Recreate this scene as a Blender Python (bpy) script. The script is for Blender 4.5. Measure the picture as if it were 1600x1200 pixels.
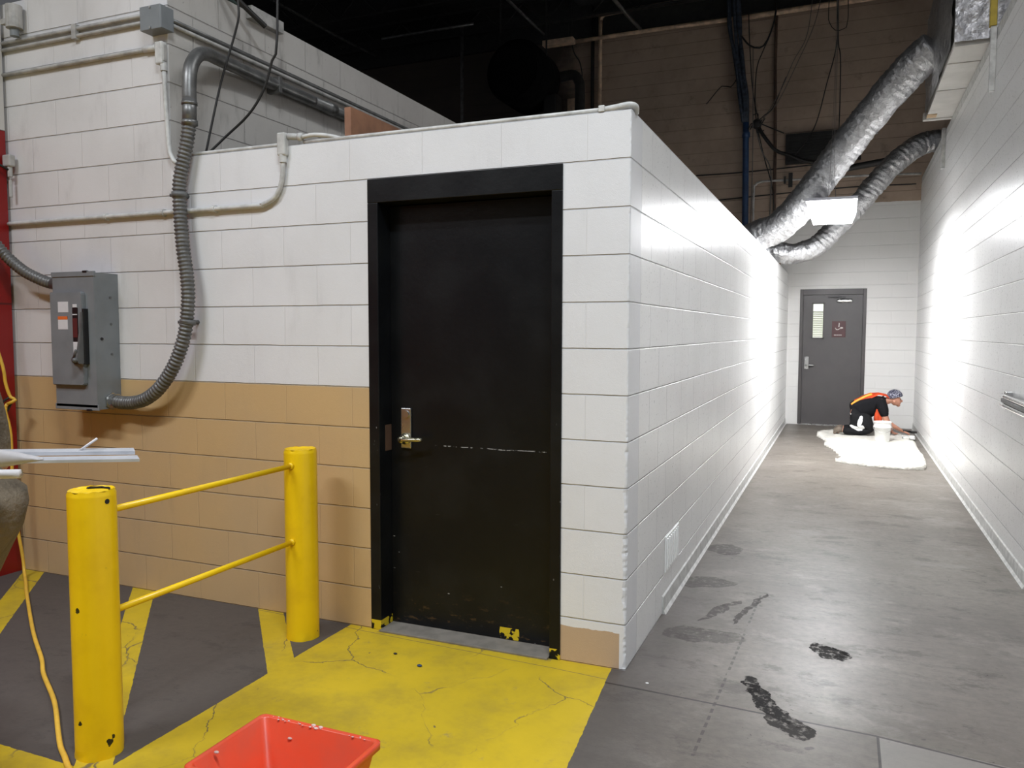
import bpy, bmesh, math, random
from mathutils import Vector, Matrix, noise
random.seed(7)
for o in list(bpy.data.objects): bpy.data.objects.remove(o)
S = bpy.context.scene
COL = S.collection
PI = math.pi

# ------------------------------------------------------------------ camera, world, lights, exposure
cam_d = bpy.data.cameras.new('camera'); cam = bpy.data.objects.new('camera', cam_d); COL.objects.link(cam)
cam_d.sensor_fit = 'HORIZONTAL'; cam_d.sensor_width = 36.0; cam_d.lens = 36.0*1243.09/1600
cam_d.clip_start = 0.02; cam_d.clip_end = 200
yaw, pitch, roll = 0.394756, 0.066220, 0.001991
f = Vector((-math.sin(yaw)*math.cos(pitch), math.cos(yaw)*math.cos(pitch), -math.sin(pitch)))
r = Vector((math.cos(yaw), math.sin(yaw), 0)); u = r.cross(f)
r2 = r*math.cos(roll)+u*math.sin(roll); u2 = -r*math.sin(roll)+u*math.cos(roll)
m = Matrix((r2, u2, -f)).transposed().to_4x4(); m.translation = Vector((0.8552, -3.3610, 1.4994))
cam.matrix_world = m
S.camera = cam

w = bpy.data.worlds.new('world'); S.world = w; w.use_nodes = True
w.node_tree.nodes['Background'].inputs[0].default_value = (0.9, 0.93, 1.0, 1)
w.node_tree.nodes['Background'].inputs[1].default_value = 0.09
S.view_settings.view_transform = 'Standard'; S.view_settings.look = 'None'
S.view_settings.exposure = 0.0; S.view_settings.gamma = 1.0; S.view_settings.use_curve_mapping = False

def area_light(name, loc, target, sx, sy, power, col=(1, 1, 1), spread=180):
    l = bpy.data.lights.new(name, 'AREA'); l.shape = 'RECTANGLE'; l.size = sx; l.size_y = sy
    l.energy = power; l.color = col; l.spread = math.radians(spread)
    o = bpy.data.objects.new(name, l); COL.objects.link(o); o.location = loc
    d = Vector(target)-Vector(loc); o.rotation_euler = d.to_track_quat('-Z', 'Y').to_euler()
    return o
# the warehouse hall's own overhead strip lights, behind and above the camera, plus one added fill
area_light('hall_and_fill_light', (1.3, -3.4, 6.2), (1.3, -3.1, 0), 2.6, 0.35, 262, (0.90, 0.965, 1.03), 150)
area_light('hall_and_fill_light', (-3.4, -4.6, 6.2), (-3.4, -4.2, 0), 2.6, 0.35, 240, (0.93, 0.965, 1.03), 150)
area_light('hall_and_fill_light', (0.9, 1.2, 6.5), (0.9, 1.2, 0), 0.4, 2.4, 75, (0.97, 0.98, 1.0), 165)  # added fill to brighten the corridor, no lamp seen there

# ------------------------------------------------------------------ node helpers
class X:
    """a socket with arithmetic"""
    def __init__(s, nt, sock): s.nt = nt; s.s = sock
    def op(s, op, *a, clamp=False):
        n = s.nt.nodes.new('ShaderNodeMath'); n.operation = op; n.use_clamp = clamp
        for i, v in enumerate((s,)+a):
            if isinstance(v, X): s.nt.links.new(v.s, n.inputs[i])
            else: n.inputs[i].default_value = v
        return X(s.nt, n.outputs[0])
    def __add__(s, o): return s.op('ADD', o)
    def __sub__(s, o): return s.op('SUBTRACT', o)
    def __mul__(s, o): return s.op('MULTIPLY', o)
    def __truediv__(s, o): return s.op('DIVIDE', o)
    def __neg__(s): return s*-1.0
    def abs(s): return s.op('ABSOLUTE')
    def mn(s, o): return s.op('MINIMUM', o)
    def mx(s, o): return s.op('MAXIMUM', o)
    def gt(s, o): return s.op('GREATER_THAN', o)
    def lt(s, o): return s.op('LESS_THAN', o)
    def clamp(s): return s.op('ADD', 0.0, clamp=True)
    def inv(s): return (s*-1.0)+1.0
    def ramp(s, a, b, o0=0.0, o1=1.0):
        n = s.nt.nodes.new('ShaderNodeMapRange'); n.clamp = True; n.interpolation_type = 'SMOOTHSTEP'
        s.nt.links.new(s.s, n.inputs[0])
        n.inputs[1].default_value = a; n.inputs[2].default_value = b; n.inputs[3].default_value = o0; n.inputs[4].default_value = o1
        if a > b:
            n.inputs[1].default_value = b; n.inputs[2].default_value = a; n.inputs[3].default_value = o1; n.inputs[4].default_value = o0
        return X(s.nt, n.outputs[0])

class M:
    """a principled material with helpers"""
    def __init__(s, name, rough=0.5, metal=0.0, spec=0.5):
        s.m = bpy.data.materials.new(name); s.m.use_nodes = True; s.nt = s.m.node_tree
        s.b = s.nt.nodes['Principled BSDF']; s.b.inputs['Roughness'].default_value = rough
        s.b.inputs['Metallic'].default_value = metal; s.b.inputs['Specular IOR Level'].default_value = spec
        tc = s.nt.nodes.new('ShaderNodeTexCoord'); sp = s.nt.nodes.new('ShaderNodeSeparateXYZ')
        s.co = tc.outputs['Object']; s.nt.links.new(s.co, sp.inputs[0])
        s.x, s.y, s.z = (X(s.nt, sp.outputs[i]) for i in range(3))
    def vec(s, x, y, z):
        n = s.nt.nodes.new('ShaderNodeCombineXYZ')
        for i, v in enumerate((x, y, z)):
            if isinstance(v, X): s.nt.links.new(v.s, n.inputs[i])
            else: n.inputs[i].default_value = v
        return n.outputs[0]
    def noise(s, scale, detail=4, rough=0.55, vec=None, dist=0.0):
        n = s.nt.nodes.new('ShaderNodeTexNoise'); n.inputs['Scale'].default_value = scale
        n.inputs['Detail'].default_value = detail; n.inputs['Roughness'].default_value = rough
        n.inputs['Distortion'].default_value = dist
        s.nt.links.new(vec if vec else s.co, n.inputs['Vector']); return X(s.nt, n.outputs['Fac'])
    def voro(s, scale, feature='F1', vec=None):
        n = s.nt.nodes.new('ShaderNodeTexVoronoi'); n.feature = feature; n.inputs['Scale'].default_value = scale
        s.nt.links.new(vec if vec else s.co, n.inputs['Vector']); return X(s.nt, n.outputs['Distance'])
    def rgb(s, c):
        n = s.nt.nodes.new('ShaderNodeRGB'); n.outputs[0].default_value = (*c, 1); return n.outputs[0]
    def mix(s, fac, a, b):
        n = s.nt.nodes.new('ShaderNodeMix'); n.data_type = 'RGBA'
        if isinstance(fac, X): s.nt.links.new(fac.s, n.inputs[0])
        else: n.inputs[0].default_value = fac
        for i, v in ((6, a), (7, b)):
            if isinstance(v, tuple): n.inputs[i].default_value = (*v, 1)
            else: s.nt.links.new(v, n.inputs[i])
        return n.outputs[2]
    def color(s, c):
        if isinstance(c, tuple): s.b.inputs['Base Color'].default_value = (*c, 1)
        else: s.nt.links.new(c, s.b.inputs['Base Color'])
        return s
    def rough(s, x): s.nt.links.new(x.s, s.b.inputs['Roughness']); return s
    def bump(s, h, dist=0.005, strength=1.0):
        n = s.nt.nodes.new('ShaderNodeBump'); n.inputs['Distance'].default_value = dist; n.inputs['Strength'].default_value = strength
        s.nt.links.new(h.s, n.inputs['Height']); s.nt.links.new(n.outputs[0], s.b.inputs['Normal']); return s

def simple(name, c, rough=0.5, metal=0.0, var=0.25, scale=14, bump=0.0, c2=None, spec=0.5):
    k = M(name, rough, metal, spec)
    n = k.noise(scale, 5)
    c2 = c2 or tuple(v*(1-var) for v in c)
    k.color(k.mix(n.ramp(0.35, 0.7), c, c2))
    k.rough((n*0.16)+(rough-0.08))
    if bump: k.bump(k.noise(scale*4, 4), bump)
    return k.m

BW, BH = 0.4064, 0.2032
def block_nodes(k, axis, shift=0.0, vstr=0.55):
    """painted concrete block: returns height map and joint mask"""
    uu = k.x if axis == 'x' else k.y
    zz = k.z
    rowf = zz/BH
    row = rowf.op('FLOOR')
    fz = rowf-row
    wob = (k.noise(9, 2)-0.5)*0.02
    dz = (((fz+wob)-0.5).abs()-0.5).abs()*BH           # distance to the bed joint
    uf = (uu+shift)/BW + row.op('MODULO', 2.0)*0.5 + 40.0
    fu = uf-uf.op('FLOOR')
    du = ((fu-0.5).abs()-0.5).abs()*BW
    hz = dz.ramp(0.001, 0.0045)
    hu = du.ramp(0.0008, 0.004)
    h = hz.mn((hu*vstr)+(1-vstr))
    return h, hz, hu, row, uf.op('FLOOR')

def block_mat(name, axis, top=(0.74, 0.74, 0.745), low=None, shift=0.0, dirt=0.0, gloss=0.42, regions=None, vstr=0.3, bd=0.006, grain=1.0):
    k = M(name, gloss)
    h, hz, hu, row, cu = block_nodes(k, axis, shift, vstr)
    c = k.rgb(top)
    if low:
        split = low[0]; edge = k.z+(k.noise(30, 2)-0.5)*0.006
        fac = edge.lt(split)
        if low[2]: fac = fac*low[2](k)
        c = k.mix(fac, c, low[1])
    # block to block tone and broad unevenness of the paint
    tone = k.voro(1.0, vec=k.vec((cu*1.37), row*2.11, 0.3))
    n = k.noise(1.3, 5)
    fine = k.noise(55, 4, 0.7)
    c = k.mix((n.ramp(0.35, 0.75)*(0.10+dirt))+(tone*0.05), c, (0.33, 0.31, 0.29))
    if dirt:
        sm = k.noise(3.5, 6, 0.65, vec=k.vec(k.x*2.0, k.y*2.0, k.z*0.6)).ramp(0.52, 0.8)
        c = k.mix(sm*dirt*1.6, c, (0.14, 0.125, 0.115))
        pit = k.noise(38, 3).ramp(0.70, 0.76)
        c = k.mix(pit*dirt, c, (0.08, 0.07, 0.065))
    c = k.mix((hz.mn(hu.ramp(0, 1, 1-vstr*0.7, 1))).inv()*0.45, c, (0.22, 0.2, 0.19))
    if regions: c = regions(k, c)
    k.color(c)
    k.rough((fine*0.2)+(gloss-0.1))
    hh = h+(fine*0.10*grain)+(k.noise(220, 2)*0.05*grain)+(k.noise(5, 3)*0.25)
    k.bump(hh, bd)
    return k.m

MAT = {}
MAT['front'] = block_mat('front_wall_paint', 'x', (0.76, 0.765, 0.78), low=(1.2192, (0.59, 0.400, 0.19), lambda k: k.x.lt(-1.0)), shift=-0.008, dirt=0.07, vstr=0.20)
def front_right_regions(k, c):
    e = k.z+(k.noise(14, 3)-0.5)*0.03
    fac = (e.lt(0.165))*(k.x.lt(-0.028))
    return k.mix(fac, c, (0.50, 0.36, 0.24))
MAT['front_right'] = block_mat('front_pier_paint', 'x', (0.76, 0.765, 0.78), shift=-0.008, dirt=0.03, vstr=0.16, regions=front_right_regions)
MAT['side'] = block_mat('corridor_left_paint', 'y', (0.84, 0.84, 0.83), shift=0.205, dirt=0.0, gloss=0.30, vstr=0.6)
MAT['right'] = block_mat('corridor_right_paint', 'y', (0.82, 0.815, 0.805), shift=0.05, dirt=0.0, gloss=0.30, vstr=0.4)
MAT['tallside'] = block_mat('tall_side_dusty_paint', 'y', (0.52, 0.50, 0.47), shift=0.02, dirt=0.42, gloss=0.6, vstr=0.6)
MAT['tallfront'] = block_mat('tall_front_paint', 'x', (0.72, 0.71, 0.71), low=(1.2192, (0.59, 0.400, 0.19), None), shift=-0.008, dirt=0.15, vstr=0.25)
def end_regions(k, c):
    wob = (k.noise(5, 3)-0.5)*0.03
    white = ((k.z+wob).lt(3.50))*((k.x+wob).gt(-0.12))
    smoke = k.noise(0.8, 6, 0.7).ramp(0.35, 0.75)
    smoke2 = k.noise(2.6, 6, 0.75).ramp(0.55, 0.78)
    br = k.mix(smoke*0.6, (0.46, 0.35, 0.265), (0.25, 0.18, 0.13))
    br = k.mix(smoke2*0.6, br, (0.09, 0.07, 0.055))
    h, hz, hu, row, cu = block_nodes(k, 'x', 0.1)
    br = k.mix(hz.inv()*0.7, br, (0.06, 0.045, 0.035))
    shade_tint = (k.x+(k.noise(1.5, 5, 0.7)-0.5)*1.2).ramp(-3.3, -4.1)  # shade over the wall's left end, put into its colour
    br = k.mix(shade_tint*0.88, br, (0.015, 0.012, 0.010))
    return k.mix(white, br, (0.80, 0.79, 0.77))
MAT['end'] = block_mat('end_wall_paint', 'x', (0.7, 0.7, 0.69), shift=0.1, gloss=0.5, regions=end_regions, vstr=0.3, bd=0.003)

def floor_mat():
    k = M('concrete_floor', 0.3, spec=0.26)
    x, y = k.x, k.y
    wn = k.noise(2.2, 5, 0.6); w2 = k.noise(9, 5, 0.6)
    wx = x+(wn-0.5)*0.16+(w2-0.5)*0.09
    wy = y+(k.noise(2.9, 5, 0.6)-0.5)*0.16+(k.noise(11, 4)-0.5)*0.07
    big = k.noise(0.7, 6, 0.62).ramp(0.3, 0.72)
    streak = k.noise(1.0, 6, 0.65, vec=k.vec(x*1.2, y*9.0, 0.0)).ramp(0.5, 0.72)
    fine = k.noise(26, 6, 0.7)
    corr = x.ramp(-0.35, 0.5)
    blot = k.noise(3.2, 9, 0.78, vec=k.vec(x*1.0, y*1.7, 4.0)).ramp(0.53, 0.63)
    pale = k.noise(1.6, 8, 0.75, vec=k.vec(x*1.2, y*1.6, 9.0)).ramp(0.52, 0.66)
    base = k.mix(big, (0.195, 0.172, 0.147), (0.12, 0.104, 0.088))
    base = k.mix(streak*0.22, base, (0.09, 0.078, 0.07))
    base = k.mix(k.noise(1.0, 7, 0.7, vec=k.vec(x*6.0, y*26.0, 2.0)).ramp(0.5, 0.72)*0.4, base, (0.075, 0.066, 0.06))
    base = k.mix(corr.inv()*0.65, base, (0.115, 0.097, 0.088))
    base = k.mix(fine.ramp(0.35, 0.75)*0.35, base, (0.075, 0.068, 0.062))
    base = k.mix(blot*0.55, base, (0.075, 0.066, 0.06))
    base = k.mix(pale*corr*0.3, base, (0.33, 0.30, 0.27))
    # dirt gathered along the corridor's left edge and the near corner
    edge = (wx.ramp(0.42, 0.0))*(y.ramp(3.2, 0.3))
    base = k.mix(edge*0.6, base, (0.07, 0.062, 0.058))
    # lighter patched slab at the near right
    slab = (x.gt(1.012))*((y+(x-1.0)*0.13).lt(-0.195))
    base = k.mix(slab*0.55, base, (0.27, 0.255, 0.235))
    # dark stains with shapes of their own
    def ell(cx, cy, a, b, ang, soft=0.12, lim=None):
        ca, sa = math.cos(ang), math.sin(ang)
        px = ((wx-cx)*ca+(wy-cy)*sa)/a; py = ((wy-cy)*ca-(wx-cx)*sa)/b
        return ((px*px)+(py*py)).ramp(1.0, 1.0-soft)
    st = ell(0.835, 0.585, 0.115, 0.065, -0.7)
    st = st.mx(ell(0.60, -0.03, 0.23, 0.052, -1.05))
    st = st.mx(ell(0.71, -0.24, 0.10, 0.06, -0.9)*0.9)
    st = st.mx(ell(0.27, 0.95, 0.23, 0.03, 1.2)*0.6)
    st = st.mx(ell(0.42, 1.05, 0.30, 0.022, 1.35)*0.7)
    st = st.mx(ell(0.14, 2.2, 0.12, 0.14, 0.2)*0.5)
    st = st.mx(ell(0.12, 1.4, 0.18, 0.11, 0.3)*0.45)
    st = st.mx(ell(0.25, 0.55, 0.20, 0.10, 0.1)*0.4)
    st = st*(k.noise(30, 4, 0.7).ramp(0.32, 0.5))
    base = k.mix((st*0.95).clamp(), base, (0.022, 0.021, 0.021))
    tiny = k.voro(17.0, vec=k.vec(wx, wy*1.5, 1.0)).ramp(0.10, 0.05)*k.noise(2.2, 4).ramp(0.46, 0.6)*corr
    base = k.mix(tiny*0.7, base, (0.04, 0.036, 0.033))
    spots = k.voro(5.5, vec=k.vec(wx, wy, 0.0)).ramp(0.075, 0.045)*k.noise(3.0, 2).ramp(0.5, 0.58)
    base = k.mix(spots*0.6, base, (0.05, 0.045, 0.042))
    # scratches
    sc = (k.noise(1.0, 3, 0.6, vec=k.vec(x*3.0, y*60.0, 0.0))-0.5).abs().ramp(0.004, 0.0)*k.noise(2.5, 2, vec=k.vec(x, y*2.0, 5.0)).ramp(0.5, 0.62)
    base = k.mix(sc*0.5, base, (0.06, 0.055, 0.05))
    # saw-cut joints
    jy = (y+0.153+(x-0.076)*0.045+((x-1.0).mx(0.0))*0.12)
    joint = (jy.abs().lt(0.006))*(x.gt(-0.1))
    j2 = ((x-1.011).abs().lt(0.005))*(y.lt(-0.195))
    dash = (((x-0.46+(y-1.4)*-0.03).abs().lt(0.006))*(y.lt(1.3))*(y.gt(-0.6))*((y*16.0).op('FRACT').lt(0.6)))*(wn.gt(0.42))
    # ---- yellow paint
    e = (k.noise(24, 4)-0.5)*0.012
    pad = ((x+e).gt(-1.437))*((x+e+((y)*0.09)).lt(-0.062))*((y).lt(0.12))
    row_ = ((y+e).lt(-1.495))*((x).lt(-1.40))
    s = (x+y*0.93)
    per = (s+3.86+(e*1.0))/0.915
    fr = per-per.op('FLOOR')
    hatch = (fr.lt(0.185))*(x.lt(-1.43))*(y.gt(-1.5))
    yel = pad.mx(row_).mx(hatch)
    wear = k.noise(7, 7, 0.75).ramp(0.60, 0.70)
    crk = k.voro(1.7, 'DISTANCE_TO_EDGE', vec=k.vec(wx*1.0+(y*0.35), wy*0.8, 0.0)).ramp(0.006, 0.001)
    crk = crk*k.noise(1.8, 3).ramp(0.42, 0.55)
    crk2 = ((y+0.115+(x*0.05)+(wn-0.5)*0.03).abs()).ramp(0.004, 0.001)
    chips = k.voro(9.0, vec=k.vec(wx, wy, 0.0)).ramp(0.07, 0.04)*k.noise(4.0, 3).ramp(0.52, 0.6)
    thr = (y+e*2.0).ramp(-0.05, 0.0)*(x.gt(-1.26))*(x.lt(-0.34))
    yc = k.mix(big, (0.62, 0.44, 0.025), (0.48, 0.345, 0.02))
    yc = k.mix(wear*0.6, yc, (0.30, 0.23, 0.09))
    yc = k.mix(k.noise(3, 6, 0.7).ramp(0.40, 0.72)*0.6, yc, (0.32, 0.235, 0.04))
    keep = (((crk*0.8).mx(chips*0.8).mx(crk2*0.7).mx(thr*0.75)).inv()).clamp()
    col = k.mix(yel*keep, base, yc)
    dark = joint.mx(j2).mx(dash*0.7)
    col = k.mix(dark*0.85*(pad.inv().clamp()), col, (0.03, 0.027, 0.025))
    k.color(col)
    k.rough((fine*0.10)+(big*0.08)+(st*0.12)+0.31+(yel*0.12)+(x.ramp(0.0, -1.4)*0.12))
    k.nt.links.new((((st.inv()*0.17)+0.01)-(blot*0.06)-(tiny*0.1)).clamp().s, k.b.inputs['Specular IOR Level'])
    k.bump((fine*0.25)+(k.noise(90, 3)*0.12)+(k.noise(3, 3)*0.9)-(crk*0.7*yel)-(dark*1.5), 0.0022)
    return k.m
MAT['floor'] = floor_mat()

def black_door_mat(leaf):
    k = M('black_door_paint' if leaf else 'black_frame_paint', 0.33, spec=0.28)
    x, y, z = k.x, k.y, k.z
    n = k.noise(4, 5)
    c = k.mix(n.ramp(0.4, 0.7)*0.6, (0.0045, 0.005, 0.006), (0.010, 0.011, 0.012))
    if leaf:
        zz = z+(k.noise(12, 4)-0.5)*0.014
        seam = ((zz-0.935).abs().lt(0.0022))*(x.gt(-1.0))*k.noise(22, 4, 0.7).ramp(0.46, 0.54)
        c = k.mix(seam*0.8, c, (0.35, 0.35, 0.35))
        bottom = (z.ramp(0.26, 0.02))*k.noise(9, 5, 0.7, vec=k.vec(x*1.0, y, z*3.0)).ramp(0.56, 0.66)
        c = k.mix(bottom*0.5, c, (0.13, 0.075, 0.03))
        by = (z.lt(0.07))*((x+0.60+(k.noise(9, 2)-0.5)*0.05).abs().lt(0.05))*k.noise(26, 3, vec=k.vec(x, 0.0, z)).ramp(0.44, 0.5)
        c = k.mix(by, c, (0.62, 0.46, 0.02))
        scuff = k.noise(5, 6, 0.7, vec=k.vec(x*1.5, 0.0, z*6.0)).ramp(0.66, 0.8)
        c = k.mix(scuff*0.3, c, (0.16, 0.16, 0.17))
        dots = k.voro(13, vec=k.vec(x, 0.0, z*2.2)).ramp(0.10, 0.06)*k.noise(4, 2).ramp(0.55, 0.6)*(z.lt(0.5))
        c = k.mix(dots*0.7, c, (0.4, 0.4, 0.4))
        k.rough((k.noise(3, 4)*0.25)+0.24)
    else:
        by = (z.lt(0.05))*k.noise(16, 3).ramp(0.46, 0.5)
        c = k.mix(by, c, (0.62, 0.46, 0.02))
        dots = k.voro(16, vec=k.vec(x*3.0, 0.0, z*1.4)).ramp(0.14, 0.08)*k.noise(6, 2).ramp(0.55, 0.6)*(z.lt(1.2))
        c = k.mix(dots*0.6, c, (0.3, 0.3, 0.3))
        k.rough((n*0.2)+0.28)
    k.color(c); k.bump(k.noise(40, 4), 0.0008)
    return k.m
MAT['bleaf'] = black_door_mat(True); MAT['bframe'] = black_door_mat(False)

def bollard_mat():
    k = M('bollard_yellow_paint', 0.32)
    n = k.noise(7, 5); c = k.mix(n.ramp(0.4, 0.75)*0.55, (0.86, 0.57, 0.006), (0.70, 0.43, 0.008))
    g = k.noise(16, 6, 0.7).ramp(0.66, 0.72)
    c = k.mix(g*0.35, c, (0.25, 0.17, 0.03))
    ch = k.noise(11, 3, 0.5, vec=k.vec(k.x*1.3, k.y*1.3, k.z*0.9)).ramp(0.735, 0.745)
    ch = ch.mx(k.noise(17, 2).ramp(0.80, 0.81))
    c = k.mix(ch, c, (0.02, 0.015, 0.012))
    jx = (k.noise(45, 3)-0.5)*0.03; jz = (k.noise(52, 3, vec=k.vec(k.y, k.z, k.x))-0.5)*0.03
    for (px_, py_, pz_, rr_) in ((-1.482, -1.409, 0.060, 0.012), (-1.479, -1.397, 0.076, 0.007), (-1.555, -1.466, 0.137, 0.009), (-1.549, -1.466, 0.534, 0.008), (-1.499, -1.44, 0.393, 0.0)):
        if not rr_: continue
        dx = k.x-px_+jx; dy = k.y-py_; dz = k.z-pz_+jz
        ch = ch.mx(((dx*dx)+(dy*dy)+(dz*dz)).lt(rr_*rr_))
    c = k.mix(ch, c, (0.012, 0.010, 0.009))
    k.color(c); k.bump((n*0.4)+(k.noise(80, 3)*0.1)-(ch*0.5), 0.002)
    return k.m
MAT['bollard'] = bollard_mat()
def redwall():
    k = M('red_and_white_side_wall_paint', 0.35)
    fac = k.z.lt(2.70)
    n = k.noise(3, 5)
    c = k.mix(fac, (0.62, 0.60, 0.57), k.mix(n.ramp(0.4, 0.7)*0.5, (0.27, 0.008, 0.007), (0.17, 0.006, 0.006)))
    seam = ((k.z-1.66).abs().lt(0.006)).mx((k.z-2.70).abs().lt(0.003))
    c = k.mix(seam*0.7, c, (0.05, 0.01, 0.01))
    k.color(c); k.bump((n*1.0)-(seam*0.4), 0.004); return k.m
MAT['red'] = redwall()
def foil(name, c=(0.62, 0.62, 0.64), scale=14, dist=0.02, rough=0.27):
    k = M(name, rough, 0.9)
    a = k.voro(scale); b = k.noise(scale*1.5, 5, 0.6, dist=1.5)
    k.color(k.mix(b.ramp(0.45, 0.7)*0.6, c, tuple(v*0.55 for v in c)))
    k.bump((a*0.8)+b, dist); k.rough((b*0.25)+rough-0.1); return k.m
MAT['foil'] = foil('crumpled_foil', (0.85, 0.85, 0.88), 9, 0.03, 0.42)
MAT['ductfoil'] = foil('duct_foil_sleeve', (0.58, 0.58, 0.59), 16, 0.010, 0.36)
MAT['panel'] = simple('grey_enamel', (0.205, 0.222, 0.235), 0.42, 0.0, 0.15, 6, 0.0004)
MAT['panel_dark'] = simple('dark_grey_plastic', (0.12, 0.122, 0.122), 0.45)
MAT['black'] = simple('black_plastic', (0.012, 0.012, 0.013), 0.4)
MAT['steel'] = simple('brushed_steel', (0.55, 0.55, 0.54), 0.28, 0.95, 0.2)
MAT['chrome'] = simple('chrome', (0.8, 0.8, 0.8), 0.12, 1.0, 0.05)
MAT['brass'] = simple('worn_brass_steel', (0.62, 0.58, 0.42), 0.25, 0.95, 0.2)
MAT['flexgrey'] = simple('grey_flexible_conduit', (0.15, 0.148, 0.143), 0.42, 0.25, 0.35, 20)
MAT['pipegrey'] = simple('dull_galvanised_pipe', (0.20, 0.20, 0.195), 0.38, 0.55, 0.35, 12)
MAT['pipewhite'] = simple('white_painted_pipe', (0.62, 0.62, 0.60), 0.42, 0.0, 0.3, 16)
MAT['pipedusty'] = simple('dusty_painted_pipe', (0.47, 0.46, 0.44), 0.5, 0.0, 0.4, 12)
MAT['pipetan'] = simple('tan_dusty_pipe', (0.80, 0.58, 0.40), 0.6, 0.0, 0.4, 9)
MAT['pipered'] = simple('rust_brown_pipe', (0.10, 0.055, 0.035), 0.6, 0.0, 0.4, 9)
MAT['cable'] = simple('black_cable', (0.016, 0.015, 0.014), 0.5)
MAT['matteblack'] = simple('matte_black_casing', (0.006, 0.006, 0.006), 0.9, spec=0.1)
MAT['cablegrey'] = simple('grey_cable', (0.14, 0.13, 0.12), 0.55)
MAT['bluepipe'] = simple('blue_painted_pipe', (0.02, 0.055, 0.14), 0.4, 0.0, 0.4, 8)
MAT['bluebundle'] = simple('dusty_blue_cables', (0.045, 0.06, 0.085), 0.6, 0.0, 0.6, 20)
MAT['darksteel'] = simple('dark_ceiling_steel', (0.03, 0.03, 0.028), 0.6, 0.2)
MAT['deck'] = simple('dark_ceiling_deck', (0.022, 0.021, 0.02), 0.8)
MAT['plywood'] = simple('brown_board', (0.30, 0.14, 0.075), 0.6, 0.0, 0.35, 7)
MAT['orange'] = simple('orange_plastic', (0.74, 0.075, 0.028), 0.32, 0.0, 0.15, 9, c2=(0.66, 0.085, 0.04))
MAT['spot'] = simple('plaster_spatter', (0.7, 0.5, 0.45), 0.7)
MAT['whiteplastic'] = simple('white_plastic', (0.82, 0.82, 0.80), 0.35, 0.0, 0.06)
MAT['canvas'] = simple('white_canvas', (0.66, 0.64, 0.585), 0.9, 0.0, 0.2, 8, 0.012, spec=0.1)
MAT['greydoor'] = simple('warm_grey_door_paint', (0.090, 0.083, 0.084), 0.38, 0.0, 0.1, 5)
MAT['greyframe'] = simple('warm_grey_frame_paint', (0.082, 0.074, 0.074), 0.38, 0.0, 0.1, 5)
MAT['maroon'] = simple('maroon_sign_plate', (0.075, 0.02, 0.022), 0.4, 0.0, 0.1)
MAT['signwhite'] = simple('sign_white', (0.7, 0.65, 0.62), 0.5)
MAT['lblwhite'] = simple('label_white', (0.66, 0.66, 0.68), 0.5, 0.0, 0.05)
MAT['lblorange'] = simple('label_orange', (0.75, 0.16, 0.03), 0.5, 0.0, 0.1)
MAT['lblred'] = simple('label_dark_red', (0.10, 0.02, 0.02), 0.5, 0.0, 0.1)
MAT['skin'] = simple('skin', (0.50, 0.235, 0.155), 0.5, 0.0, 0.15, 20)
MAT['shirt'] = simple('black_shirt', (0.008, 0.008, 0.010), 0.9, 0.0, 0.2, 20, 0.003, spec=0.2)
MAT['vest'] = simple('orange_safety_vest', (0.95, 0.13, 0.035), 0.7, 0.0, 0.15, 10, 0.002)
MAT['vestyellow'] = simple('orange_yellow_reflective_strip', (1.0, 0.40, 0.05), 0.5)
MAT['boot'] = simple('brown_boot_leather', (0.16, 0.125, 0.095), 0.8, 0.0, 0.5, 30)
MAT['khaki'] = simple('khaki_coat_cloth', (0.165, 0.130, 0.088), 0.9, 0.0, 0.4, 7, 0.012)
MAT['jeans'] = simple('navy_jeans', (0.012, 0.02, 0.045), 0.85, 0.0, 0.3, 30)
MAT['hair'] = simple('dark_hair', (0.02, 0.014, 0.01), 0.7)
MAT['yellowcord'] = simple('yellow_cord', (0.82, 0.50, 0.06), 0.5, 0.0, 0.15)
MAT['trim'] = simple('bundle_grey_metal', (0.50, 0.51, 0.54), 0.35, 0.3, 0.2)
MAT['whitesheet'] = simple('white_flexible_sheet', (0.66, 0.64, 0.65), 0.5, 0.0, 0.1)
MAT['ductwhite'] = simple('white_duct_board', (0.62, 0.60, 0.56), 0.6, 0.0, 0.15, 4)
MAT['tape'] = simple('tan_tape', (0.6, 0.42, 0.25), 0.6)
MAT['yellowpipe'] = simple('yellow_steel_pipe', (0.45, 0.33, 0.03), 0.45)
MAT['ventwhite'] = simple('vent_white_enamel', (0.88, 0.88, 0.87), 0.35, 0.0, 0.04)
MAT['lamphousing'] = simple('lamp_white_enamel', (0.5, 0.5, 0.55), 0.4, 0.0, 0.05)
MAT['green'] = simple('dusty_green_box', (0.05, 0.09, 0.08), 0.6)
def bandana_mat():
    k = M('patterned_bandana_cloth', 0.8)
    v = k.noise(26, 2, dist=3.0); k.color(k.mix(v.ramp(0.53, 0.56), (0.02, 0.02, 0.045), (0.30, 0.30, 0.36))); return k.m
MAT['bandana'] = bandana_mat()
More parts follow.
